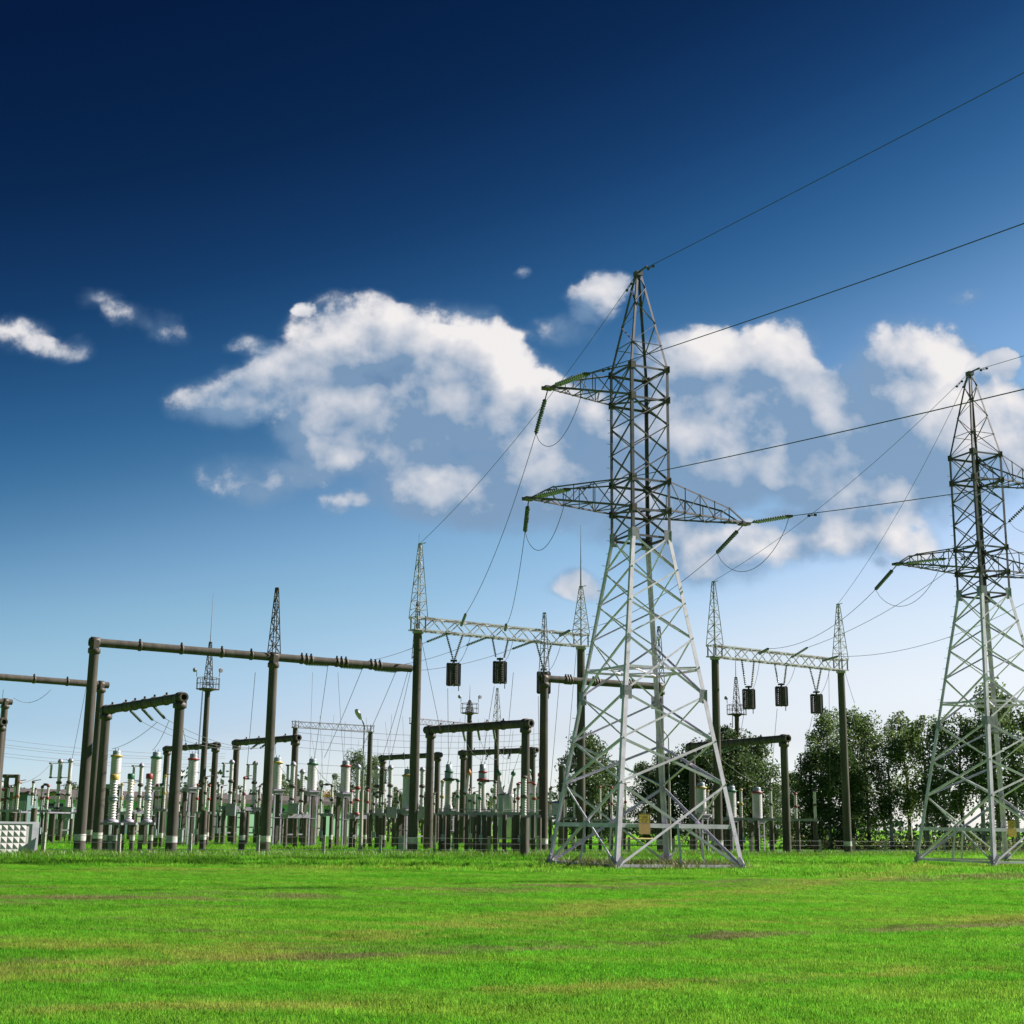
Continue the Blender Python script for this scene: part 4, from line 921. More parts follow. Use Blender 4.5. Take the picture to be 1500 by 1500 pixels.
breaker('breaker column with side capacitor and round head before the green building, left of its twin', 81.6, 1112, 1183, 108, None, (74, 1118, 1139), m='porc_white')
breaker('breaker column with side capacitor and grey control box before the green building', 96.6, 1111, 1183, 108, (99, 1183, 1199), (88.5, 1117, 1139), m='porc_white')
breaker('brown-headed breaker column between the green and red capped ribbed insulators', 202, 1118, 1184, 106, None, (195, 1122, 1143))
breaker('breaker column with grey box right of the small far portal', 335, 1113, 1178, 108, (338, 1178, 1195), (327, 1118, 1138))
breaker('breaker column with grey box just left of the column with the dark spire', 369.5, 1115, 1180, 110, (389, 1179, 1195), (363, 1120, 1141))
breaker('tall dark breaker column with grey box left of the far portal post', 426, 1116, 1190, 102, (430, 1178, 1192), (421, 1121, 1143))
breaker('breaker column without box just right of the far portal post', 440, 1127, 1190, 104)
breaker('breaker column with red collars right of the red-banded column by the street lamp', 522, 1120, 1191, 100, None, None, ring='red')
breaker('slender breaker column right of the street lamp in front of the birch', 550, 1122, 1184, 104, (553, 1185, 1198))
breaker('breaker column with large grey box left of the lattice gantry', 570, 1121, 1183, 104, (574, 1183, 1198), (564, 1128, 1147))
breaker('breaker column with grey box just right of the left lattice gantry column', 617, 1124, 1182, 105, (620, 1183, 1199))

W_ = 'white post insulators'
disconnector('row of four white post insulators with red and orange rings behind the white wall', 95, [(4.8, 1158, 'red'), (13, 1154, 'dark'), (22, 1152, 'orange'), (28, 1147, 'orange')], 1187, [(2, False), (15, False), (27, False)])
disconnector('single white post on a thick dark pile behind the white wall', 88, [(49, 1147, 'dark')], 1181, [(48.5, False)], beam=False, pr=.19)
disconnector('two white posts with red rings joined by a blade, right of the white wall', 90, [(62, 1154, 'red'), (71, 1152.6, 'red')], 1187, [(59.5, False), (67, False)], [(0, 1)])
disconnector('three thin white posts in front of the green building left of the tall gantry column', 112, [(86, 1154, 'dark'), (104, 1150, 'dark'), (118, 1155, 'dark')], 1189, [(86, False), (104, False), (116, False)])
disconnector('two thin posts with yellow rings between the ribbed white transformers', 98, [(179, 1150, 'yellow'), (195.5, 1149, 'yellow')], 1190, [(179, False), (195, False)])
disconnector('red, green and yellow ringed posts left of the right column of the left portal', 92, [(230, 1152, 'red'), (236, 1151, 'green'), (242.5, 1138, 'yellow')], 1186, [(229, True), (237, True)])
disconnector('grey post insulator just right of the left portal', 104, [(263, 1163, 'dark')], 1190, [(262, False), (268, False)])
disconnector('red-ringed post joined to a dark-topped post below the small far portal', 100, [(290, 1151, 'red'), (307, 1152, 'red')], 1190, [(289, False), (304, True)], [(0, 1)])
disconnector('tall white post on a dark pile with white band below the small far portal', 87, [(302, 1141, 'dark')], 1184, [(298.5, True)], beam=False, pr=.19)
disconnector('two thin posts right of the small far portal', 112, [(320, 1152, 'dark'), (325, 1154, 'dark')], 1188, [(319, False), (326, False)])
disconnector('white post with red ring on banded pile left of the dark-spired column', 87, [(358.5, 1141, 'red')], 1187, [(355.5, True)], beam=False, pr=.19)
disconnector('pair of short posts behind the column with the dark spire', 114, [(374, 1156, 'dark'), (381, 1153, 'dark')], 1190, [(374, False), (382, False)])
disconnector('two white posts with an arched blade left of the red-banded column', 97, [(471, 1153, 'dark'), (486.5, 1152.6, 'dark')], 1193, [(475, False), (485, True)], [(0, 1)])
disconnector('grey posts with red rings just right of the street lamp', 102, [(515, 1160, 'red'), (539, 1159, 'red')], 1192, [(519, True), (535, True)])
disconnector('posts with dark rings beneath the beam of the smallest far portal', 112, [(583, 1160, 'dark'), (592, 1163, 'dark')], 1192, [(582, False), (591, False)])
disconnector('two posts joined by a blade on both sides of the green-collared transformer', 88, [(648, 1146, 'yellow'), (671, 1145, 'green')], 1190, [(646, False), (657, False), (669, False)], [(0, 1)], r=.10, pr=.13)
disconnector('two posts with dark rings joined by a blade on both sides of the red-collared transformer', 88, [(703, 1149, 'green'), (725.5, 1147, 'dark')], 1191, [(684, False), (701, False), (709, False), (726, False)], [(0, 1)], r=.10, pr=.13)
disconnector('posts with bright red rings right of the transformer bushings', 88.5, [(759, 1150, 'red'), (782.5, 1150, 'red')], 1191, [(739, False), (755, False), (759.5, False), (781, False)], [(0, 1)], r=.10, pr=.13, arm_m='red')
disconnector('thin dark post left of the red-ringed blade', 95, [(754, 1158, 'dark')], 1192, [(752, False)], beam=False)
disconnector('thick pale arrester column in front of the right portal column', 85, [(768, 1140, 'dark')], 1196, [(768, False)], beam=False, r=.16, pr=.24, m='porc_grey', name='surge_arrester', cat='surge arrester')
disconnector('white post with red top left of the banded concrete column under the right wave trap', 96, [(790, 1143, 'red')], 1196, [(789.5, False)], beam=False)
disconnector('white posts in front of the blue tank behind the left foot of the nearest pylon', 96, [(806, 1157, 'orange'), (821, 1160, 'dark'), (829, 1142, 'dark'), (841, 1151, 'dark')], 1198, [(806, False), (829, False), (840, True)])
disconnector('thin posts with dark red rings seen through the left half of the nearest pylon', 106, [(879, 1154, 'red'), (896, 1155, 'red'), (916, 1150, 'red')], 1201, [(865, False), (879, True), (896, False), (915, False)])
disconnector('row of posts on a long steel beam right of the nearest pylon', 106, [(1085, 1158, 'yellow'), (1128.5, 1158, 'dark'), (1165, 1164, 'red'), (1193, 1159, 'dark')], 1199, [(1066, False), (1085, False), (1108, False), (1130, False), (1168, False), (1194, False)], r=.12, pr=.17)
disconnector('two short posts with pale tops between the legs of the nearest pylon', 112, [(1037, 1160, 'yellow'), (1044, 1164, 'dark')], 1200, [(1036, False), (1044, False)])
disconnector('short posts on a frame before the amber-topped transformer', 100, [(688, 1158, 'dark'), (695, 1163, 'dark')], 1190, [(690, False), (697, False)])
disconnector('grey posts behind the left lattice gantry column', 108, [(628, 1160, 'dark'), (636, 1164, 'dark')], 1192, [(627, False), (637, False)])
disconnector('grey posts with a blade behind the portal post right of the smallest far portal', 100, [(548, 1165, 'dark'), (561, 1163, 'dark')], 1192, [(552, False), (563, True)], [(0, 1)])
disconnector('far posts with dark rings between the yellow and green banded columns', 114, [(412, 1160, 'dark'), (433, 1158, 'dark')], 1190, [(413, False), (434, False)])
disconnector('far posts left of the column with the dark spire, under the far portal beam', 118, [(344, 1158, 'dark'), (352, 1160, 'dark')], 1190, [(345, False), (353, False)])

r_ = np.random.default_rng(44); proto = None
for i in range(46):
    px = 44+i*16.4+r_.normal(0, 3); Y = r_.uniform(116, 134); g_ = GX(px, Y)
    if proto is None:
        root = thing('far_post', 'thin grey far insulator post on a dark pile among the crowded back rows', 'insulator post', (0, 0, 0), 'far thin insulator posts')
        post_insulator(root, V3(0, 0, 0), 2.35, 4.1, .075, 'dark', 'porc_grey'); pile(root, V3(0, 0, 0), 2.3, .13)
        b = MB(); b.bar(V3(-.5, 0, 2.3), V3(.5, 0, 2.3), .12); b.build('frame', M['galv'], root); proto = root
        proto.location = tuple(g_); continue
    c_ = proto.copy(); COL.objects.link(c_); c_.location = tuple(g_); c_.scale = (1, 1, r_.uniform(.82, 1.12))
    for ch in proto.children:
        d = ch.copy(); COL.objects.link(d); d.parent = c_
        for gc in ch.children:
            e = gc.copy(); COL.objects.link(e); e.parent = d
# long beam in front and its piles
a_, e_ = PY(641, 1193, 89.5), PY(792, 1194, 90.5); e_[2] = a_[2]
root = thing('equipment_beam', 'long pale steel beam on dark piles across the portal under the wave traps', 'steel beam', GX(641, 89.5))
b = MB(); b.bar(a_, e_, .12, .20); b.build('beam', M['galv'], root); b = MB(); b.tube([a_+V3(0, -.1, .35), e_+V3(0, -.1, .35)], .03, 6); b.build('busbar', M['galv'], root)
for px in (651, 716, 790): pile(root, GX(px, 90), a_[2]-.1, .14)
a_, e_ = PY(8, 1189, 100), PY(130, 1191, 106); e_[2] = a_[2]
root = thing('equipment_beam', 'thin steel beam in front of the green building at the left', 'steel beam', GX(8, 100))
b = MB(); b.bar(a_, e_, .09, .1); b.build('beam', M['galv'], root)
for px in (36, 78, 112, 128): pile(root, GX(px, 103), a_[2]-.1, .13)
a_, e_ = PY(312, 1211, 112), PY(470, 1211, 114); e_[2] = a_[2]
root = thing('equipment_beam', 'low grey rail on dark piles in front of the right part of the green building', 'steel beam', GX(312, 112))
b = MB(); b.bar(a_, e_, .1, .1); b.build('beam', M['galv'], root)
for px in (318, 345, 383, 404, 426, 444, 460): pile(root, GX(px, 113), a_[2]-.08, .14)

# oil transformer
def power_transformer(px0, px1, ytop, Y, label, bush, r_cyl=None):
    g_ = GX((px0+px1)/2, Y); zt = PY(px0, ytop, Y)[2]; wd = GX(px1, Y)[0]-GX(px0, Y)[0]; root = thing('power_transformer', label, 'transformer', g_)
    b = MB(); b.box(g_+V3(0, 0, zt/2+.35), wd, 2.2, zt-.7); b.box(g_+V3(0, 0, zt-.02), wd*1.06, 2.4, .12)
    for i in range(7): b.box(g_+V3(-wd/2+wd*(i+.5)/7, -1.14, zt/2+.3), .06, .10, zt*.7)
    b.build('tank', M['tank'], root)
    f = MB()
    for i in range(9): f.box(g_+V3(-wd/2+wd*(i+.5)/9, 1.35, zt/2+.2), .06, .5, zt*.75)
    f.each('radiator', M['tank'], root, .0)
    b = MB(); b.box(g_+V3(0, 0, .18), wd*.8, 1.6, .5); b.build('plinth', M['concrete_light'], root)
    for bx, by0, by1, lean, col in bush:
        q = GX(bx, Y); z1 = PY(bx, by0, Y)[2]; ax = unit(V3(lean, 0, 1)); base = V3(q[0]-lean*(z1-zt), q[1], zt); L_ = (z1-zt)/ax[2]
        n = 10; pr = [(.2, -.1), (.22, .05)]
        for i in range(n): s_ = 1-.55*i/n; pr += [(.19*s_, .1+(L_-.35)*i/n), (.23*s_, .1+(L_-.35)*(i+.5)/n)]
        bb = MB(); bb.lathe(base, pr+[(.08, L_-.2)], 12, ax); bo = bb.build('bushing', M['porc_white'], root)
        bb = MB(); bb.lathe(base+ax*(L_-.28), [(.1, 0), (.19, .06), (.19, .26), (.1, .34), (.03, .5)], 12, ax); bb.build('bushing_cap', M[col], bo)
        bb = MB(); bb.lathe(base, [(.24, -.05), (.32, 0), (.32, .12), (.22, .14)], 12, ax); bb.build('bushing_flange', M['dark'], bo)
    if r_cyl:
        cx_, y0, y1 = r_cyl; q = GX(cx_, Y-1.6); z0, z1 = PY(cx_, y1, Y-1.6)[2], PY(cx_, y0, Y-1.6)[2]; b = MB(); b.lathe(V3(q[0], q[1], z0), [(.5, 0), (.55, .1), (.55, z1-z0-.3), (.35, z1-z0)], 20); b.build('oil_cylinder', M['porc_white'], root)
power_transformer(683, 700, 1164, 112, 'pale blue transformer tank with amber-topped bushing left of the red-collared transformer', [(686, 1130, 0, .12, 'orange')])
power_transformer(729, 754, 1166, 112, 'pale blue transformer tank with two green-topped bushings and a white oil cylinder', [(730, 1131, 0, -.10, 'green'), (751.5, 1131, 0, .16, 'green')], (746.5, 1164, 1226))
power_transformer(774, 792, 1165, 112, 'pale blue transformer tank with red-topped bushings behind the right portal column', [(774, 1128, 0, -.14, 'green'), (791, 1133, 0, .14, 'red')])

def cabinet(label, px, y0, y1, Y, wd, m, name='cabinet', cat='cabinet'):
    g_ = GX(px, Y); z0, z1 = PY(px, y1, Y)[2], PY(px, y0, Y)[2]; root = thing(name, label, cat, g_); z0 = max(z0, 0)
    b = MB(); b.box(V3(g_[0], g_[1], (z0+z1)/2), wd, wd*.7, z1-z0); b.box(V3(g_[0], g_[1], z1+.03), wd*1.1, wd*.8, .06); b.build('body', M[m], root)
    b = MB(); b.box(V3(g_[0], g_[1]-wd*.36, (z0+z1)/2), wd*.84, .02, (z1-z0)*.86); b.box(V3(g_[0]+wd*.3, g_[1]-wd*.38, (z0+z1)/2), .04, .05, .14); b.build('door', M['galv'] if m != 'red' else M['red'], root)
    if z0 > .3:
        b = MB()
        for sg in (-1, 1): b.bar(V3(g_[0]+sg*wd*.35, g_[1], 0), V3(g_[0]+sg*wd*.35, g_[1], z0), .08)
        b.build('leg', M['dark'], root)
cabinet('blue-grey cable cabinet standing at the foot of the yellow-banded ribbed insulator', 164, 1225, 1249, 78, .36, 'box_grey')
cabinet('blue-grey cable cabinet left of the foot of the lattice gantry column', 588.5, 1226, 1251, 86, .34, 'box_grey')
cabinet('small red box standing on the grass behind the dark piles', 717, 1226, 1237, 118, .5, 'red', 'fire_box', 'fire box')
cabinet('deep blue tank on legs behind the left foot of the nearest pylon', 810, 1175, 1195, 118, 1.35, 'blue', 'blue_tank', 'tank')
cabinet('small dark cabinet behind the red-ringed posts inside the nearest pylon', 872, 1209, 1224, 112, .9, 'box_grey')
cabinet('grey cabinet on legs right of the left portal', 259, 1215, 1234, 100, .9, 'box_grey')
cabinet('grey cabinet beneath the breaker columns before the green building', 90, 1201, 1222, 112, 1.0, 'box_grey')

# low dark pipe frame at the left edge
q0, q1 = GX(4, 112), GX(20, 112); zt = PY(20, 1137, 112)[2]
root = thing('pipe_arch', 'low dark pipe frame behind the white post insulators at the left edge', 'frame', q1)
for q in (q0, q1): b = MB(); b.lathe(q, [(.2, 0), (.2, zt+.12)], 10); b.build('post', M['tar'], root)
b = MB(); b.tube([q0+V3(-.3, 0, zt), q1+V3(.1, 0, zt)], .15, 10); b.build('crossbar', M['tar'], root)

# ------------------------------------------------------------------ buildings
def hall():
    A = V3(-54, 150, 0); Ln = 52; W = 12; n_ = V3(-UD[1], UD[0], 0); root = thing('long_building', 'long low pale green building with dark roof behind the switchgear at the left', 'building', A)
    C_ = A+UD*Ln/2+n_*W/2
    b = MB(); b.box(C_+V3(0, 0, 1.85), Ln, W, 3.7, UD, n_); b.build('wall', M['bgreen'], root)
    r_ = MB(); r_.box(C_+V3(0, 0, 3.95), Ln+.8, W+.8, .5, UD, n_)
    e0, e1 = A-UD*.4-n_*.4+V3(0, 0, 4.2), A+UD*(Ln+.4)-n_*.4+V3(0, 0, 4.2); f0, f1 = e0+n_*(W+.8), e1+n_*(W+.8); k0, k1 = (e0+f0)/2+V3(0, 0, .7), (e1+f1)/2+V3(0, 0, .7)
    r_.add([e0, e1, f1, f0, k0, k1], [(0, 1, 5, 4), (2, 3, 4, 5), (0, 4, 3), (1, 2, 5)]); r_.build('roof', M['roof'], root)
    for i in range(14):
        b = MB(); b.box(A+UD*(i*4.0)-n_*.1+V3(0, 0, 1.85), .35, .2, 3.66, UD, n_); b.build('pilaster', M['concrete_light'], root)
    for i in range(13):
        if i % 3 == 1:
            b = MB(); b.box(A+UD*(i*4.0+2)-n_*.03+V3(0, 0, 1.3), 1.6, .08, 2.4, UD, n_); d_o = b.build('door', M['bteal'], root)
            b = MB(); b.box(A+UD*(i*4.0+2.5)-n_*.09+V3(0, 0, 1.2), .06, .06, .2, UD, n_); b.build('handle', M['galv'], d_o)
        else:
            b = MB(); b.box(A+UD*(i*4.0+2)-n_*.02+V3(0, 0, 3.0), 2.2, .06, .5, UD, n_); b.build('window', M['window'], root)
hall()
def kiosk():
    A = GX(21, 126); root = thing('switch_kiosk', 'teal grey flat-topped kiosk at the left edge in front of the green building', 'kiosk', A); x0, x1 = GX(5, 126)[0], GX(37, 126)[0]; zt = PY(20, 1163, 126)[2]
    b = MB(); b.box(V3((x0+x1)/2, 127.5, zt/2), x1-x0, 3, zt); b.build('wall', M['bteal'], root)
    b = MB(); b.box(V3((x0+x1)/2, 127.5, zt+.08), x1-x0+.3, 3.3, .16); b.build('roof', M['roof'], root)
    for s_ in (-.24, .24): b = MB(); b.box(V3((x0+x1)/2+s_*(x1-x0), 125.97, zt*.45), .75, .06, zt*.8); b.build('door', M['box_grey'], root)
kiosk()
# canopy roofs above the kiosk
for (xa, xb, Y, lab) in ((34, 62, 138, 'thin dark sloping canopy roof right of the teal kiosk'), (64, 106, 141, 'wide thin dark canopy roof behind the twin breaker columns')):
    q0, q1 = PY(xa, 1166, Y), PY(xb, 1166, Y); q1[2] = q0[2]; root = thing('canopy', lab, 'canopy', V3(q0[0], Y, 0))
    b = MB(); m_ = (q0+q1)/2; b.bar(q0, m_+V3(0, 0, .42), 3., .12); b.bar(m_+V3(0, 0, .42), q1, 3., .12); b.build('roof', M['roof'], root)
    for q in (q0, q1): b = MB(); b.bar(V3(q[0], Y, 0), q, .12); b.build('post', M['galv'], root)

# ------------------------------------------------------------------ white wall panels at the left edge and the wire fence
def wall_panel(c0, c1, label):
    c0, c1 = V3(*c0), V3(*c1); d = unit(c1-c0); n_ = unit(np.cross(d, V3(0, 0, 1))); Ln = np.linalg.norm(c1-c0); H_ = 1.62
    root = thing('wall_panel', label, 'wall', c0, 'white wall panels'); C_ = (c0+c1)/2
    b = MB(); b.box(C_+V3(0, 0, H_/2), Ln, .12, H_, d, n_); b.build('slab', M['panel'], root)
    b = MB(); b.box(C_+V3(0, 0, H_-.05)+n_*.075, Ln, .05, .10, d, n_)
    b.box(C_-d*(Ln/2-.04)+V3(0, 0, (H_-.1)/2)+n_*.075, .08, .05, H_-.1, d, n_); b.box(C_+d*(Ln/2-.16)+V3(0, 0, (H_-.1)/2)+n_*.075, .32, .05, H_-.1, d, n_); b.build('rim', M['panel_edge'], root)
    p = MB(); s_ = .29; nx = int((Ln-.45)/s_)
    for i in range(nx):
        for j in range(5):
            o = c0+d*(.10+s_*(i+.5))+V3(0, 0, .04+.29*(j+.5)); tip = o+n_*.11
            q = [o+d*a_*s_/2+V3(0, 0, e_*.145)+n_*.062 for a_, e_ in ((-1, -1), (1, -1), (1, 1), (-1, 1))]
            p.add(q+[tip], [(0, 1, 4), (1, 2, 4), (2, 3, 4), (3, 0, 4)])
    p.build('diamond_relief', M['panel'], root)
WR = GX(57, 69.2)
wall_panel(WR-V3(2.55, 1.59, 0), WR, 'white concrete wall panel with diamond relief, its right end beside the first fence post')
wall_panel(WR-V3(5.14, 3.20, 0), WR-V3(2.59, 1.615, 0), 'white concrete wall panel running on beyond the left picture edge')

root = thing('wire_fence', 'low wire fence on short pale concrete posts along the edge of the field', 'fence', FENCE0)
ends = []
for i in range(24):
    p = FENCE0+UD*3.93*i+V3(*rng.normal(0, .05, 2), 0); h = 1.12+rng.normal(0, .04); lx, ly = rng.normal(0, .03, 2)
    b = MB(); b.bar(p-V3(0, 0, .2), p+V3(lx, ly, h), .19, .16); b.build('post', M['post'], root); ends.append((p, h))
for z in (.35, .68, 1.0):
    b = MB(); b.tube([p+V3(0, 0, z)+VD*.1 for p, h in ends], .010, 4); b.build('wire', M['wire'], root)
q0, q1 = GX(905, 128), GX(962, 130)
root = thing('gas_rail', 'low yellow pipe rail on the grass behind the nearest pylon', 'rail', q0)
b = MB(); b.tube([q0+V3(0, 0, .75), q1+V3(0, 0, .75)], .07, 8); b.build('rail', M['yellow'], root)
for f in (0, .5, 1): b = MB(); b.bar(q0+(q1-q0)*f, q0+(q1-q0)*f+V3(0, 0, .7), .08); b.build('post', M['dark'], root)

# ------------------------------------------------------------------ trees
def tree_meshes(seed, H_, rad, clear, nl, leafm, barkm, clumps=90, per=75, birch=True, lean=0., leaf=.16):
    r = np.random.default_rng(seed); tb = MB(); n = 9
    tr = [V3(lean*(max(z,0)/H_)**1.5*H_+.15*math.sin(z*.6+seed)*(z/H_), .12*math.cos(z*.5+seed*2)*(z/H_), z) for z in np.linspace(-.2, H_*.96, n)]
    tb.tube(tr, [max(.02, (.19 if birch else .26)*(H_/13)*(1-i/(n-1))**.8+.012) for i in range(n)], 8)
    at = lambda z: tr[0]+(V3(lean*(max(z,0)/H_)**1.5*H_+.15*math.sin(z*.6+seed)*(z/H_), .12*math.cos(z*.5+seed*2)*(z/H_), z)-tr[0])
    tips = []
    for i in range(nl):
        z = clear*H_*.9+(H_*.94-clear*H_*.9)*((i+r.random())/nl); f = (z/H_-clear)/(1-clear); env = rad*(max(0, math.sin(math.pi*min(1, max(.0, f*.88+.10))))**.75)*r.uniform(.5, 1.2)*(1-.28*max(0, f))
        a = r.uniform(0, 2*math.pi); d = V3(math.cos(a), math.sin(a), 0); L_ = max(.35, env); up = r.uniform(.35, .9)
        p0 = at(z); p1 = p0+d*L_*.5+V3(0, 0, L_*.5*up); p2 = p0+d*L_+V3(0, 0, L_*.62*up-.1*L_)
        tb.tube([p0, p1, p2], [.055*H_/13, .035*H_/13, .012], 5); tips += [(p2, L_), (p1, L_*.8), ((p1+p2)/2, L_*.9)]
    cb = MB(); vs = []; fs = []
    for k in range(clumps):
        t_, L_ = tips[r.integers(len(tips))]; c_ = t_+r.normal(0, .18, 3)*L_*.6; sz = r.uniform(.35, .75)*(rad/2.6)
        m_ = int(per*r.uniform(.6, 1.4)); off = r.normal(0, 1, (m_, 3)); off /= np.maximum(1., np.linalg.norm(off, axis=1))[:, None]*.75
        pts = c_+off*V3(sz, sz, sz*(1.25 if birch else .85))-V3(0, 0, .25*sz if birch else 0)
        for p in pts:
            a = unit(r.normal(0, 1, 3)); b_ = unit(np.cross(a, r.normal(0, 1, 3))); s_ = leaf*r.uniform(.6, 1.35); o = len(vs)
            vs += [p-a*s_, p+b_*s_*.55, p+a*s_, p-b_*s_*.55]; fs.append((o, o+1, o+2, o+3))
    cb.v = [tuple(v) for v in vs]; cb.f = fs; cb.sm = [False]*len(fs)
    return tb, cb
def tree(name, label, cat, loc, spec, scale=1., rz=0., group=None, cache={}):
    key = tuple(sorted(spec.items()))
    if key in cache:
        src = cache[key]; c = copy_tree(src, tuple(loc), (scale,)*3, rz, label); c.name = name
        if group: c['group'] = group
        return c
    sp = dict(spec); tb, cb = tree_meshes(**{k: v for k, v in sp.items() if k not in ('leafm', 'barkm')}, leafm=0, barkm=0)
    root = thing(name, label, cat, (0, 0, 0), group); tb.build('trunk', M[sp['barkm']], root); cb.build('crown', M[sp['leafm']], root)
    root.location = tuple(loc); root.scale = (scale,)*3; root.rotation_euler = (0, 0, rz); cache[key] = root; return root
b1 = dict(seed=3, H_=13., rad=2.5, clear=.20, nl=44, leafm='leaf', barkm='bark', clumps=128, per=64, leaf=.12)
b2 = dict(seed=8, H_=13., rad=2.1, clear=.27, nl=40, leafm='leaf', barkm='bark', clumps=96, per=58, lean=.03, leaf=.125)
b3 = dict(seed=15, H_=13., rad=1.7, clear=.34, nl=32, leafm='leaf', barkm='bark', clumps=70, per=55, lean=-.03, leaf=.125)
d1_ = dict(seed=21, H_=11., rad=3.6, clear=.08, nl=52, leafm='leaf_dark', barkm='bark_dark', clumps=190, per=70, birch=False, leaf=.14)
d2_ = dict(seed=27, H_=11., rad=3.0, clear=.06, nl=46, leafm='leaf_dark', barkm='bark_dark', clumps=150, per=70, birch=False, leaf=.14)
def put(px, ytop, Y, spec, rz, name, label, group='trees beyond the substation', cat='tree'):
    g_ = GX(px, Y); h = PY(px, ytop, Y)[2]; tree(name, label, cat, g_, spec, h/(spec['H_']*1.02), rz, group)
BG = 'birches on the right'
put(1190, 1098, 134, d2_, .3, 'birch_tree', 'low dark leafy tree at the left end of the birch row', BG)
put(1216, 1035, 132, b1, .2, 'birch_tree', 'tall birch whose crown shows left of the right gantry column', BG)
put(1250, 1032, 136, b1, 2.1, 'birch_tree', 'tall birch directly behind the right gantry column', BG)
put(1272, 1040, 132, b1, 3.9, 'birch_tree', 'dense birch just right of the right gantry column', BG)
put(1238, 1090, 129, d2_, 2.2, 'birch_tree', 'short dark birch filling the foot of the right gantry column', BG)
put(1305, 1052, 130, b2, 1.0, 'birch_tree', 'birch with thin white trunk between the gantry column and the right pylon', BG)
put(1333, 1028, 134, b2, 2.6, 'birch_tree', 'slender birch with the highest wispy tip left of the right pylon', BG)
put(1358, 1035, 131, b2, 4.4, 'birch_tree', 'leaning white-trunked birch just left of the right pylon', BG)
put(1385, 1045, 128, b1, 5.2, 'birch_tree', 'dark birch behind the left leg of the right pylon', BG)
put(1410, 1030, 131, b2, .7, 'birch_tree', 'birch seen through the left face of the right pylon', BG)
put(1440, 1015, 128, b3, 1.9, 'birch_tree', 'thin birch behind the middle leg of the right pylon', BG)
put(1462, 992, 130, b1, 3.3, 'birch_tree', 'tallest birch behind the right face of the right pylon', BG)
put(1490, 1010, 127, b3, 4.6, 'birch_tree', 'dark trunked birch near the right picture edge', BG)
put(1518, 1000, 129, b2, 5.9, 'birch_tree', 'birch whose crown is cut by the right picture edge', BG)
put(1560, 1010, 129, b1, .9, 'birch_tree', 'birch beyond the right picture edge', BG)
put(858, 1074, 138, d1_, .4, 'leafy_tree', 'loose leafy tree behind the left face of the nearest pylon')
put(893, 1120, 146, d2_, 1.7, 'leafy_tree', 'lower rounded tree seen through the middle of the nearest pylon')
put(950, 1118, 142, d2_, 2.9, 'leafy_tree', 'dark tree inside the right face of the nearest pylon')
put(985, 1102, 140, d1_, 4.1, 'leafy_tree', 'dark broad tree behind the right leg of the nearest pylon')
put(1030, 1088, 137, d1_, 5.0, 'leafy_tree', 'dark tree behind the left column of the right gantry')
put(1062, 1066, 139, d1_, 1.2, 'leafy_tree', 'tallest dark tree between the pylon and the low right portal')
put(1100, 1082, 141, d1_, 2.4, 'leafy_tree', 'broad dark tree behind the low right portal beam')
put(1135, 1148, 165, d2_, .9, 'leafy_tree', 'small far tree under the right end of the low portal')
put(1168, 1132, 170, d2_, 2.0, 'leafy_tree', 'far pale tree between the low portal and the birch row')
put(520, 1095, 148, b1, 2.0, 'leafy_tree', 'tall feathery tree behind the street lamp')
put(546, 1104, 150, b1, 4.0, 'leafy_tree', 'feathery tree right of the street lamp')
put(493, 1130, 152, b3, .5, 'leafy_tree', 'small wispy tree left of the red-banded column')
put(414, 1131, 190, b3, 1.0, 'leafy_tree', 'far tree rising above the dark roof left of the green-banded column')
put(432, 1142, 195, d2_, 2.0, 'leafy_tree', 'far dark tree above the dark roof at the far portal post')
put(463, 1140, 192, b3, 3.1, 'leafy_tree', 'far tree above the roof right of the green-banded column')
put(103, 1147, 190, d1_, .2, 'leafy_tree', 'far dark tree above the canopy roof behind the twin breakers')
put(118, 1152, 195, d2_, 1.4, 'leafy_tree', 'far dark tree left of the tall gantry column')
put(587, 1160, 170, d2_, 3.0, 'leafy_tree', 'small dark pointed tree left of the lattice gantry column')
put(575, 1150, 175, b3, 4.0, 'leafy_tree', 'pale slender tree left of the lattice gantry column')
put(625, 1160, 175, d2_, 5.0, 'leafy_tree', 'far dark tree right of the lattice gantry column')
put(668, 1158, 178, d2_, .8, 'leafy_tree', 'far tree under the portal between the collared transformers')
put(720, 1152, 182, b3, 1.6, 'leafy_tree', 'far thin tree beside the thin spire pole')
put(790, 1158, 160, d2_, 2.2, 'leafy_tree', 'far dark tree behind the banded column under the right wave trap')
put(479, 1160, 205, dict(seed=33, H_=8., rad=3.2, clear=.1, nl=30, leafm='leaf_yellow', barkm='bark_dark', clumps=70, per=50, birch=False, leaf=.2), 0, 'yellow_tree', 'yellow-orange tree top showing above the dark roof', None)
# bare shrubs and the far wood
def far_wood():
    r = np.random.default_rng(5); vs = []; fs = []
    for x in np.arange(-260, 330, 1.6):
        Y = 270+25*math.sin(x*.03)+r.normal(0, 5); h = (6.5 if x < 25 else 3.6)*(1+.35*math.sin(x*.11)+.25*math.sin(x*.37+1)); h = max(2, h*r.uniform(.75, 1.2))
        for k in range(70):
            z = h*r.random()**.8; w_ = 2.2*(1-.6*z/h)
            p = V3(x+r.normal(0, w_), Y+r.normal(0, 2), z); a = unit(r.normal(0, 1, 3)); b_ = unit(np.cross(a, r.normal(0, 1, 3))); s_ = r.uniform(.3, .65); o = len(vs)
            vs += [p-a*s_, p+b_*s_*.7, p+a*s_, p-b_*s_*.7]; fs.append((o, o+1, o+2, o+3))
    m = MB(); m.v = [tuple(v) for v in vs]; m.f = fs; m.sm = [False]*len(fs); o = m.build('treeline', M['leaf_far']); o['kind'] = 'stuff'
far_wood()
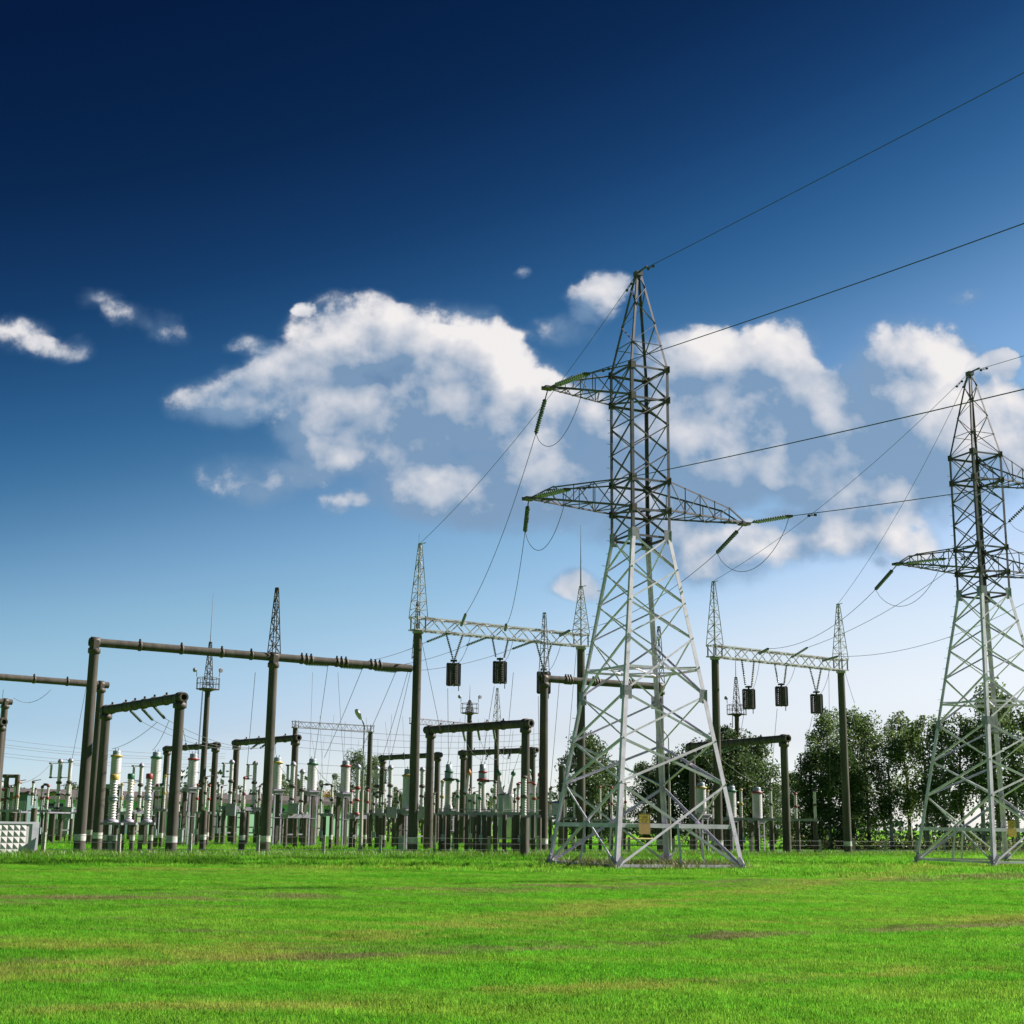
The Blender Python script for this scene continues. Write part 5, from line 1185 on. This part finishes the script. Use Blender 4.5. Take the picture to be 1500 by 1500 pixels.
def brush():
    r = np.random.default_rng(9); vs = []; fs = []
    for i in range(420):
        px = r.uniform(1150, 1540); Y = r.uniform(122, 150); g_ = GX(px, Y); h = r.uniform(.5, 1.5)
        for k in range(26):
            p = g_+V3(r.normal(0, .45), r.normal(0, .45), h*r.random()); a = unit(r.normal(0, 1, 3)+V3(0, 0, .8)); b_ = unit(np.cross(a, r.normal(0, 1, 3))); s_ = r.uniform(.08, .17); o = len(vs)
            vs += [p-a*s_, p+b_*s_*.5, p+a*s_, p-b_*s_*.5]; fs.append((o, o+1, o+2, o+3))
    m = MB(); m.v = [tuple(v) for v in vs]; m.f = fs; m.sm = [False]*len(fs); o = m.build('undergrowth', M['brush']); o['kind'] = 'stuff'
brush()

# ------------------------------------------------------------------ bus wires and droppers inside the substation
def bus(p0, p1, s_, label, r=.016, group=None, m='wire_far'): return wire(sag(p0, p1, s_, 12), r, label, 'bus wire', 'bus_wire', m, group)
def at_beam(p0, p1, f, dz=-.25): return V3(*p0)+(V3(*p1)-V3(*p0))*f+V3(0, 0, dz)
fr3 = (.645, .76, .875); pxB = (659, 716, 782)
word3 = ('left', 'middle', 'right')
for i in range(3):                       # lattice gantry to the tall pipe gantry
    a0 = onB(pxB[i], -.75); c0 = at_beam(P1-d_*.3, end, fr3[i]); dd = unit(c0-a0)
    i0, i1 = a0+dd*1.7-V3(0, 0, .25), c0-dd*1.5-V3(0, 0, .35)
    insulator(a0, i0, 'green insulator string under the left lattice gantry, on the substation side, %s of three' % word3[i], r=.09)
    insulator(c0, i1, 'teal insulator string under the right span of the tall pipe gantry, %s of three' % word3[i], r=.10)
    bus(i0, i1, .35, 'thin wire from the left lattice gantry to the tall pipe gantry, %s of three' % word3[i], .015)
    tg_ = PY((461, 475, 521)[i], (1108, 1110, 1116)[i], 100)
    bus(i1, tg_, .12, 'thin dropper wire hanging from the %s insulator of the tall pipe gantry' % word3[i])
for key, lst in (('l', ((657, 1117, 96), (706, 1117, 96), (790, 1142, 96))), ('r', ((1072, 1150, 109), (1128, 1157, 106), (1165, 1163, 106)))):
    for i, (px, py, Y) in enumerate(lst):
        c_ = TR[(key, i)]; bus(c_+V3(-.35, 0, -.9), PY(px, py, Y), .0, 'dropper wire below the %s wave trap of the %s lattice gantry' % (word3[i], {'l': 'left', 'r': 'right'}[key]))
        bus(c_+V3(.3, 0, .75), (onB if key == 'l' else onK)((px if 0 else (690, 752, 822)[i]) if key == 'l' else (1112, 1165, 1215)[i], -.75), .3, 'short wire curving up from the %s wave trap of the %s lattice gantry' % (word3[i], {'l': 'left', 'r': 'right'}[key]))
def portal_set(A, B, A2, B2, nm, nm2, s_=.8):
    for i, f in enumerate((.36, .52, .68)):
        a0, c0 = at_beam(A, B, f, -.28), at_beam(A2, B2, f, -.28); dd = unit(c0-a0)
        i0, i1 = a0+dd*2.2-V3(0, 0, .45), c0-dd*2.2-V3(0, 0, .45)
        insulator(a0, i0, 'sagging insulator string under the %s, %s of three' % (nm, word3[i]), r=.085, m='glass_dark' if 'nearest' in nm else 'glass', n=16)
        insulator(c0, i1, 'teal insulator on the %s facing the %s, %s of three' % (nm2, nm, word3[i]), r=.085, n=16)
        bus(i0, i1, s_, 'slack wire between the %s and the %s, %s of three' % (nm, nm2, word3[i]), .015)
portal_set(D1, D2, F1, F2, 'nearest left portal', 'far middle portal', .6)
portal_set(G1, G2, H1, H2, 'wave trap portal', 'portal framed behind it', .5)
portal_set(J1, J2, J1+V3(8, 32, 0), J2+V3(8, 32, 0), 'low right portal', 'line end behind the low right portal', .8) if 0 else None
for i, f in enumerate((.3, .45, .6)):
    a0 = at_beam(J1, J2, f, -.28); i0 = a0+unit(V3(-1.6, 1.2, 0))*2.4-V3(0, 0, .6); insulator(a0, i0, 'teal insulator string under the low right portal beam, %s of three' % word3[i], r=.10)
    bus(i0, GX((1030, 1072, 1110)[i], 112)+V3(0, 0, 5.3), .2, 'thin wire from under the low right portal down to a banded column, %s of three' % word3[i])
r_ = np.random.default_rng(61)
for i in range(30):
    px = 440+i*12.3+r_.normal(0, 3.5); Y = r_.uniform(108, 132)
    bus(PY(px, r_.uniform(1046, 1085), Y), PY(px+r_.normal(0, 5), r_.uniform(1140, 1165), Y-r_.uniform(0, 3)), .0, 'thin upright dropper wire among the crowded rows behind the lattice gantry', .012, 'thin dropper wires')
CTt = {}
for i, (px, py) in enumerate(((164, 1097), (223, 1099), (278, 1102))):
    q = PZ(px, py, 6.6); a0 = at_beam(D1, D2, (.36, .52, .68)[i], -.5)+V3(1.2, 1.6, -.3)
    bus(a0, q, .25, 'dropper from the nearest left portal to the %s-banded column' % ('yellow', 'green', 'red')[i])
for i, (px, py) in enumerate(((402, 1107), (454, 1109), (503, 1112))):
    q = PZ(px, py, 6.6); bus(q, PY(px+(2, 4, -8)[i], 985, 112), .1, 'vertical thin wire rising above the %s-banded column near the street lamp' % ('yellow', 'green', 'red')[i])
    bus(q, PY(px+38, 1153, 99), .35, 'slack wire from the %s-banded column near the street lamp down to the next posts' % ('yellow', 'green', 'red')[i])
for i, (y0, y1) in enumerate(((1078, 1092), (1086, 1096), (1090, 1099), (1099, 1106), (1104, 1110))):
    bus(PY(-30, y0, 120), PY(330, y1+12, 150), .5, 'far level bus wire behind the tall left column, number %s from the top' % ('one', 'two', 'three', 'four', 'five')[i])
for i, (y0, y1) in enumerate(((1063, 1074), (1072, 1083), (1083, 1090), (1094, 1098), (1118, 1112), (1130, 1122))):
    bus(PY(430, y0, 135), PY(800, y1, 145), .6, 'far level wire crossing behind street lamp and lattice gantry, number %s from the top' % ('one', 'two', 'three', 'four', 'five', 'six')[i])
for i, (x0, y0, x1, y1, Y0, Y1, s_, lab) in enumerate((
    (127, 1003, 100, 1140, 98, 100, 0., 'steep thin wire left of the tall gantry column'), (5, 1010, -5, 1100, 92, 95, .2, 'thin wire at the left picture edge'), (20, 1022, 75, 1010, 98, 100, .6, 'slack wire under the left beam'),
    (75, 1118, 28, 1147, 108, 95, .35, 'slack wire from the left breaker column to the orange-ringed posts'), (97, 1112, 125, 1118, 108, 110, .3, 'short slack wire right of the twin breaker columns'),
    (374, 985, 360, 1145, 86, 90, 0., 'thin stay wire left of the column with the dark spire'), (396, 985, 404, 1105, 86, 100, 0., 'thin stay wire right of the column with the dark spire'),
    (430, 1060, 470, 1060, 118, 120, .3, 'thin jumper at the far lattice gantry left end'), (600, 975, 560, 1110, 95, 105, .1, 'thin dropper left of the lattice gantry column, outer'), (602, 980, 570, 1120, 95, 105, .1, 'thin dropper left of the lattice gantry column, inner'),
    (618, 940, 645, 1070, 88, 95, 0., 'thin stay wire right of the left lattice gantry column'), (845, 945, 828, 1140, 97, 98, 0., 'thin stay wire left of the right lattice gantry column'), (820, 990, 806, 1155, 94, 96, .1, 'thin dropper behind the left leg of the nearest pylon'),
    (1238, 985, 1252, 1030, 108, 112, .1, 'short slack wire right of the right gantry column'), (1214, 975, 1216, 1160, 107, 120, .1, 'thin dropper between the right wave trap and the gantry column'),
    (770, 1065, 751, 1131, 92, 112, .3, 'curved wire from the portal end to the green-topped bushing'), (752, 985, 745, 1060, 92, 98, .1, 'thin wire beside the middle wave trap'), (906, 1095, 960, 1175, 118, 116, .6, 'curved wire inside the nearest pylon'))):
    bus(PY(x0, y0, Y0), PY(x1, y1, Y1), s_, lab)
